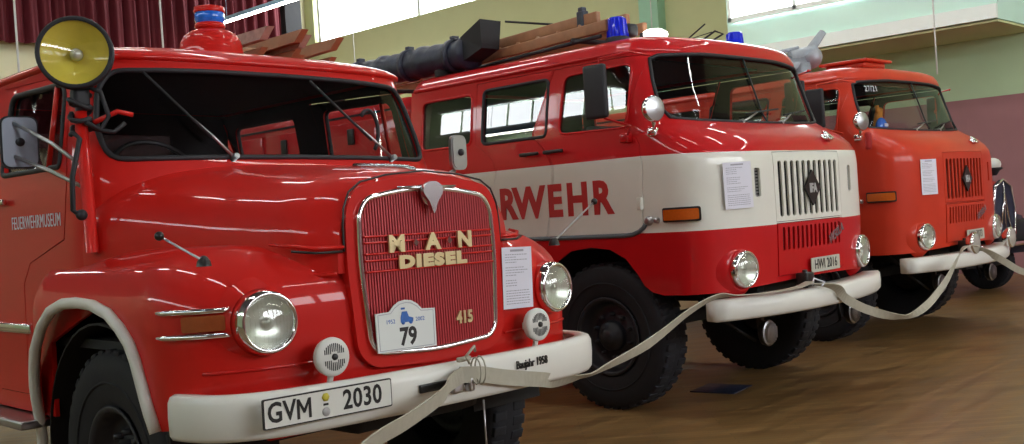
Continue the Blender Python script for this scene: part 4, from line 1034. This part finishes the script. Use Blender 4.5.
# wooden ladder feet on T1's roof
def board(o_, a, b, w_, t, m='wood_worn', nm='ladder_rail'):
    a, b = Vector(a), Vector(b); d = (b-a).normalized(); mb = MB(); sd = d.cross(Vector((0, 0, 1))).normalized(); u = sd.cross(d)
    c = [a-u*w_/2-sd*t/2, b-u*w_/2*.2-sd*t/2, b-u*w_/2*.2+sd*t/2, a-u*w_/2+sd*t/2, a+u*w_/2-sd*t/2, b+u*w_/2-sd*t/2+d*w_*.8, b+u*w_/2+sd*t/2+d*w_*.8, a+u*w_/2+sd*t/2]
    mb.hexa([tuple(p) for p in c]); return mb.build(nm, m, o_)
for lab, dx, dz in (('worn wooden ladder on the round-nosed truck roof, next to its beacon', 0, 0), ('worn wooden ladder on the round-nosed truck roof, farther from its beacon', .27, -.02)):
    L = thing('wooden_ladder', lab, 'ladder', (T1.location.x+.30+dx, T1.location.y+1.55+dx*.15, 2.40+dz), R(-.7), 'wooden ladders on the round-nosed truck')
    for x in (0, .22):
        board(L, (x, 2.6, .10), (x, .02, .10), .10, .045, 'wood_worn' if x == 0 else 'wood')
        board(L, (x+.02, 2.6, .03), (x+.02, .10, .02), .07, .04, 'wood')
    mb = MB()
    for k in range(7): mb.cyl((0, .35+.3*k, .09), (.24, .35+.3*k, .09), .015)
    mb.build('rung', 'wood', L)

# =================================================================== barrier strap
def ribbon(mb, pts, wd, t=.003):
    P = [Vector(p) for p, d in pts]; Dd = [Vector(d).normalized() for p, d in pts]
    # subdivide with catmull-rom
    Q = []; DD = []
    n = len(P)
    for i in range(n-1):
        p0, p1, p2, p3 = P[max(i-1, 0)], P[i], P[i+1], P[min(i+2, n-1)]
        for k in range(6):
            s_ = k/6; Q.append(.5*((2*p1)+(p2-p0)*s_+(2*p0-5*p1+4*p2-p3)*s_**2+(3*p1-p0-3*p2+p3)*s_**3)); DD.append(Dd[i].lerp(Dd[i+1], s_).normalized())
    Q.append(P[-1]); DD.append(Dd[-1]); vs = []; m = len(Q)
    for i in range(m):
        tg = (Q[min(i+1, m-1)]-Q[max(i-1, 0)]).normalized(); d = (DD[i]-tg*DD[i].dot(tg)).normalized(); nn = tg.cross(d)
        vs += [Q[i]+d*wd/2+nn*t, Q[i]-d*wd/2+nn*t, Q[i]-d*wd/2-nn*t, Q[i]+d*wd/2-nn*t]
    fs = []
    for i in range(m-1):
        for k in range(4): fs.append((4*i+k, 4*i+(k+1) % 4, 4*i+4+(k+1) % 4, 4*i+4+k))
    fs += [(0, 1, 2, 3), (4*m-1, 4*m-2, 4*m-3, 4*m-4)]
    mb.add([tuple(v) for v in vs], fs)
st = thing('barrier_strap', 'long beige webbing strap slung between the bumpers of the trucks', 'strap', (2.9, 3.1, 0))
def stp(name, pts, wd=.066):
    o0 = Vector((2.9, 3.1, 0)); mb = MB(); mb.smooth = False; ribbon(mb, [(Vector(p)-o0, d) for p, d in pts], wd); return mb.build(name, 'strap', st)
U = (0, 0, 1)
stp('strap_run', [((2.90, 3.165, .822), U), ((2.80, 3.14, .80), (0, -.1, 1)), ((2.66, 3.03, .785), (.1, -.2, 1)), ((2.38, 2.90, .755), (.1, -.3, 1)), ((2.06, 2.75, .735), (.1, -.4, 1)), ((1.7, 2.60, .62), (.1, -.4, 1)), ((1.35, 2.45, .35), (.1, -.5, 1)), ((1.1, 2.3, .06), (.2, -1, .6))])
stp('strap_run', [((2.88, 3.165, .822), U), ((3.0, 3.165, .806), U), ((3.12, 3.17, .776), U), ((3.25, 3.175, .748), U), ((3.40, 3.19, .718), (0, -.2, 1)), ((3.63, 3.30, .667), (0, -.6, .8)), ((3.86, 3.34, .652), (0, -1, .4)), ((4.10, 3.40, .66), (0, -.7, .7)), ((4.60, 3.504, .705), (0, -.3, 1)), ((5.16, 3.616, .812), (0, -.6, .9)), ((5.55, 3.69, .855), (0, -.8, .6)), ((5.78, 3.71, .838), (0, -1, .15)), ((6.1, 3.665, .826), (0, -1, .05)), ((6.45, 3.64, .826), (0, -1, 0)), ((6.62, 3.63, .85), (0, -1, 0))])
stp('strap_run', [((6.58, 3.63, .84), (0, -1, 0)), ((6.68, 3.58, .826), (0, -1, .1)), ((6.80, 3.525, .79), (0, -.8, .5)), ((7.0, 3.56, .69), (0, -.4, 1)), ((7.45, 3.603, .555), (0, -.2, 1)), ((8.1, 3.658, .43), (0, -.9, .5)), ((8.63, 3.695, .45), (0, .4, 1)), ((9.17, 3.737, .60), (0, .2, 1)), ((9.55, 3.765, .78), (0, -.3, 1)), ((9.85, 3.80, .87), (0, -1, .1)), ((10.2, 3.84, .85), (0, -1, .0))])
stp('strap_run', [((10.15, 3.85, .85), (0, -1, 0)), ((10.35, 3.82, .80), (0, -1, .3)), ((10.75, 3.80, .67), (0, -.5, 1)), ((11.25, 3.77, .51), (0, -.3, 1)), ((11.9, 3.7, .42), (0, -.3, 1)), ((12.7, 3.6, .55), (0, -.3, 1))])
mb = MB(); o0 = Vector((2.9, 3.1, 0))
mb.tube([(.02, .045, .865), (-.02, .02, .90), (.03, .02, .935), (.06, .05, .91)], .006, 6); mb.tube([(.05, .04+.03*math.cos(t), .83+.055*math.sin(t)) for t in np.linspace(0, 6.2, 14)], .0035, 6); mb.tube([(.075, .04+.032*math.cos(t), .83+.058*math.sin(t)) for t in np.linspace(0, 6.2, 14)], .0035, 6)
mb.box((.0, .055, .885), (.07, .02, .02), .006); mb.build('cord_tie', 'strap', st)
mb = MB(); mb.tube([(6.60-2.9, 3.60-3.1, .83), (6.66-2.9, 3.62-3.1, .87), (6.70-2.9, 3.56-3.1, .84), (6.64-2.9, 3.55-3.1, .82)], .006, 6); mb.build('cord_tie', 'paper', st)
mb = MB(); mb.tube([(3.0-2.9, .06, .70), (3.0-2.9, .06, .55), (3.01-2.9, .065, .42)], .004, 6); mb.build('hanging_chain', 'steel', st)

# =================================================================== old vehicle at the right edge
V = thing('vintage_car', 'old red car with black grille and white domed lamp, far right edge', 'car', (13.9, 4.93, 0), R(-12))
mb = MB()
def nose(u, v):
    y = 1.5*v; k = min(1, (v*6)**.5)*.25+.75; th = math.pi*u; n_ = 2.6
    x = -.50*k*math.copysign(abs(math.cos(th))**(2/n_), math.cos(th)); z = .75+.78*(.85+.15*min(1, v*5))*abs(math.sin(th))**(2/n_)
    return (x, y+.0, z)
mb.grid(nose, 28, 12); mb.add([nose(i/28, 0) for i in range(29)], [tuple(range(29))]); mb.build('bonnet', 'red2', V)
mb = MB(); mb.prism([(-.20, .78), (.20, .78), (.24, 1.1), (.17, 1.38), (0, 1.46), (-.17, 1.38), (-.24, 1.1)], .04, textframe((0, -.03, 0), *FRONT)); g = mb.build('grille', 'hose_tube', V)
mb = MB(); mb.tube([(-.2, -.085, .78), (-.24, -.085, 1.1), (-.17, -.085, 1.38), (0, -.085, 1.46), (.17, -.085, 1.38), (.24, -.085, 1.1), (.2, -.085, .78)], .014, 6, True); mb.tube([(-.1, -.09, .85), (0, -.09, 1.3), (.1, -.09, .85)], .012, 6); mb.tube([(0, -.09, .8), (0, -.09, 1.42)], .008, 6); mb.build('grille_trim', 'chrome', g)
for sd in (-1, 1):
    mb = MB(); pp = [(.10, .50), (.10, .72), (.2, .95), (.45, 1.03), (.75, .98), (.95, .8), (1.2, .55), (1.5, .45)]
    mb.sweep([(sd*.62, y, z) for y, z in pp], [(-.26, -.02), (-.2, .03), (0, .06), (.2, .03), (.26, -.02), (0, -.03)], upv=(0, -.4, 1)); mb.build('wing', 'hose_tube', V)
mb = MB(); mb.box((.55, .25, .78), (1.1, .5, .30), .06); mb.build('front_apron', 'rubber', V)
mb = MB(); mb.box((0, 2.3, 1.0), (1.4, 1.7, .9), .12); mb.box((0, 2.5, 1.65), (1.3, 1.2, .6), .15); mb.build('car_body', 'hose_tube', V)
mb = MB(); mb.tube([(-.8, .0, .64), (-.7, -.18, .65), (0, -.22, .65), (.7, -.18, .65), (.8, .0, .64)], .03, 8); mb.build('bumper', 'chrome', V)
mb = MB(); mb.sphere((-.0, .04, 1.66), .10, sc3=(1.1, 1.0, .85)); mb.build('domed_lamp', 'trim_white', V); mb = MB(); mb.lathe([(.11, 0), (.115, -.02), (.08, -.04), (.04, -.1)], Matrix.Translation((-.0, .04, 1.62)), 20); mb.build('lamp_bracket', 'rubber', V)
for y in (.6, 2.7):
    for sd in (-1, 1): wheel(V, sd*.64, y, .36, .16, sd, .2)
mb = MB(); mb.box((0, 1.6, .5), (.9, 2.8, .3), .03); mb.build('chassis', 'chassis', V)

# =================================================================== room
XL, XR, YN, YF, H = -9.0, 17.0, -9.0, 24.0, 9.2
def slab(name, c, d, m, bev=0): mb = MB(); mb.box(c, d, bev); return struct(mb.build(name, m))
slab('floor', ((XL+XR)/2, (YN+YF)/2, -.1), (XR-XL, YF-YN, .2), 'floor')
slab('ceiling', ((XL+XR)/2, (YN+YF)/2, H+.1), (XR-XL, YF-YN, .2), 'ceiling')
# right wall: green, mauve dado, strip of windows high up
WZ0, WZ1 = 6.35, 8.3
WL0, WL1 = 16.9, 23.6
slab('wall_right', (XR+.15, (YN+YF)/2, 3.1), (.3, YF-YN, 6.5), 'wall_olive')
for y0, y1, z0, z1 in ((YN, WL0, 6.35, H), (WL1, YF, 6.35, H), (WL0, WL1, WZ1, H)):
    mb = MB(); mb.box((XR+.15, (y0+y1)/2, (z0+z1)/2), (.3, y1-y0, z1-z0)); struct(mb.build('wall_right', 'wall_olive'))
mb = MB(); mb.box((XR-.01, (YN+9.4)/2, 3.6), (.03, 9.4-YN, 1.8)); struct(mb.build('wall_right', 'wall_green'))
mb = MB(); mb.box((XR-.02, (YN+YF)/2, 1.375), (.05, YF-YN, 2.75))
for yy in np.arange(-8, 24, 1.6): mb.box((XR-.047, yy, 1.3), (.006, .012, 2.3))
mb.box((XR-.047, 7, 2.42), (.006, 30, .012))
struct(mb.build('wall_right', 'mauve'))
# windows in the strip
k = 0
for y0, y1 in ((16.92, 19.32), (19.38, 21.4), (21.4, 23.55)):
    k += 1; mb = MB(); mb.box((XR+.15, (y0+y1)/2, (WZ0+WZ1)/2), (.02, y1-y0, WZ1-WZ0)); struct(mb.build('window_%d' % k, 'pane'))
mb = MB()
for y in (16.9, 19.35, 23.45): mb.box((XR+.12, y, (WZ0+WZ1)/2), (.12, .10, WZ1-WZ0))
mb.box((XR+.12, 20.25, WZ0+.02), (.04, 6.8, .05))
struct(mb.build('trim_1', 'white_trim'))
mb = MB(); mb.box((XR-.12, 12.28, 4.6), (.25, .45, 9.2)); struct(mb.build('trim_2', 'pilaster'))
# projecting gallery box
GX, GY0, GY1, GZ = 15.35, 5.3, 9.65, 3.70
mb = MB(); mb.box(((GX+XR)/2+.01, (GY0+GY1)/2, (GZ+H)/2), (XR-GX-.02, GY1-GY0, H-GZ-.02)); struct(mb.build('wall_gallery', 'wall_mint'))
mb = MB(); mb.box((GX-.03, (GY0+GY1)/2, GZ+.11), (.06, GY1-GY0+.02, .20)); struct(mb.build('trim_3', 'white_trim'))
mb = MB(); mb.box(((GX+XR)/2, (GY0+GY1)/2, GZ-.02), (XR-GX, GY1-GY0, .03)); struct(mb.build('trim_4', 'wall_olive'))
mb = MB(); mb.box((GX-.02, 8.35, 5.35), (.03, 2.35, 1.9)); struct(mb.build('window_6', 'pane'))
mb = MB()
for y in (7.15, 8.35, 9.55): mb.box((GX-.04, y, 5.35), (.06, .06, 1.95))
for z in (4.40, 6.3): mb.box((GX-.04, 8.35, z), (.06, 2.45, .08))
struct(mb.build('trim_5', 'white_trim'))
# far wall with stage curtain
slab('wall_far', ((XL+XR)/2, YF+.15, H/2), (XR-XL, .3, H), 'cream')
mb = MB(); CX0, CX1 = -6.0, 16.0
def cur(u, v):
    x = CX0+(CX1-CX0)*u; a = .09*math.sin(x*19)+.04*math.sin(x*41+1)+.03*math.sin(x*5.1)
    return (x, YF-.35+a*(.5+.5*(1-v)), 5.85+(H-5.9)*v)
mb.grid(cur, 1400, 3); c_ = mb.build('stage_curtain', 'curtain', solid=.01); tag(c_, 'dark red pleated stage curtain hanging high on the far wall', 'curtain')
slab('trim_6', (16.35, YF-.2, 7.5), (.5, .4, 3.3), 'dark_in')
# near and left walls
slab('wall_near', ((XL+XR)/2, YN-.15, H/2), (XR-XL, .3, H), 'mauve')
mb = MB(); mb.box((XL-.15, (YN+YF)/2, H/2), (.3, YF-YN, H)); struct(mb.build('wall_left', 'wall_green'))
k = 6
for y in np.arange(-8.3, 23.6, .95):
    k += 1; mb = MB(); mb.box((XL+.02, y, 7.2), (.04, .82, .62)); struct(mb.build('window_%d' % k, 'pane'))
for x in np.arange(3.4, 16, 2.6):
    k += 1; mb = MB(); mb.box((x, YN+.02, 4.9), (2.1, .04, 2.6)); struct(mb.build('window_%d' % k, 'pane'))  # bright panes added on the unseen wall to light the truck fronts
mb = MB(); mb.box((XL+.05, 7.6, 6.84), (.10, 32, .06)); mb.box((XL+.05, 7.6, 7.56), (.10, 32, .06)); struct(mb.build('trim_7', 'white_trim'))
# ceiling fluorescent battens
def batten(x, y, z, L, lab, rz=0):
    t = thing('fluorescent_light', lab, 'ceiling light', (x, y, z), rz, 'fluorescent lights under the hall ceiling')
    mb = MB(); mb.box((0, 0, .06), (.22, L, .06), .01); mb.box((-.09, 0, .02), (.01, L, .05)); mb.box((.09, 0, .02), (.01, L, .05))
    for yy in (-L*.4, L*.4): mb.cyl((0, yy, .08), (0, yy, H-z-.01), .008, seg=6)
    mb.build('housing', 'duct_blue', t); mb = MB(); mb.box((0, 0, .0), (.13, L-.06, .045), .015); mb.build('tube_cover', 'tube', t)
    return t
for xx in (1.0, 5.5, 9.6, 12.6):  # rightmost row added to brighten the right wall and gallery
    for j, yy in enumerate((2.0, 6.5, 11.0, 15.5, 20.0) if xx < 12 else (-1.0, 2.8, 6.6, 10.4, 14.2, 18.0)):
        batten(xx, yy, 7.4, 3.0, 'long lit fluorescent batten hung high under the hall ceiling')
batten(8.2, -3.9, 7.4, 8.0, 'long lit fluorescent batten hung crosswise behind the camera', R(-102))
batten(-8.7, 20.0, 6.6, 2.6, 'lit fluorescent batten along the left wall under its windows')
bt = batten(13.7, 20.7, 6.5, 4.6, 'long lit fluorescent batten seen above the blue beacon, near the far curtain')
# hanging thin ropes
for i, (x, y, z0, z1, lb) in enumerate(((4.64, 12, 3.0, H, 'thin pale rope hanging at the far left in front of the curtain'), (6.38, 12, 3.1, H, 'thin pale rope hanging just left of the beacon on the round-nosed truck'), (16.6, 21.4, 4.2, H, 'thin rope hanging against olive wall below the bright windows'), (16.6, 12.1, 3.9, H, 'thin rope hanging beside the green wall pilaster'), (14.9, 6.0, 3.0, H, 'thin rope hanging in front of the mint gallery wall'))):
    mb = MB(); mb.tube([(x, y, z) for z in np.linspace(z0, z1, 12)], .012, 6); o = mb.build('rope', 'rope'); tag(o, lb, 'rope', 'thin hanging ropes')
# floor socket cover
mb = MB(); c = Vector((6.83, 4.56)); 
d1_ = Vector((6.98-6.72, 4.33-4.78)).normalized()
mb.box((0, 0, .004), (.36, .36, .008), .003); o = mb.build('floor_hatch', 'hose_tube'); o.location = (6.85, 4.56, 0); o.rotation_euler = (0, 0, R(10)); tag(o, 'small dark square cover let into the wooden floor', 'floor cover')
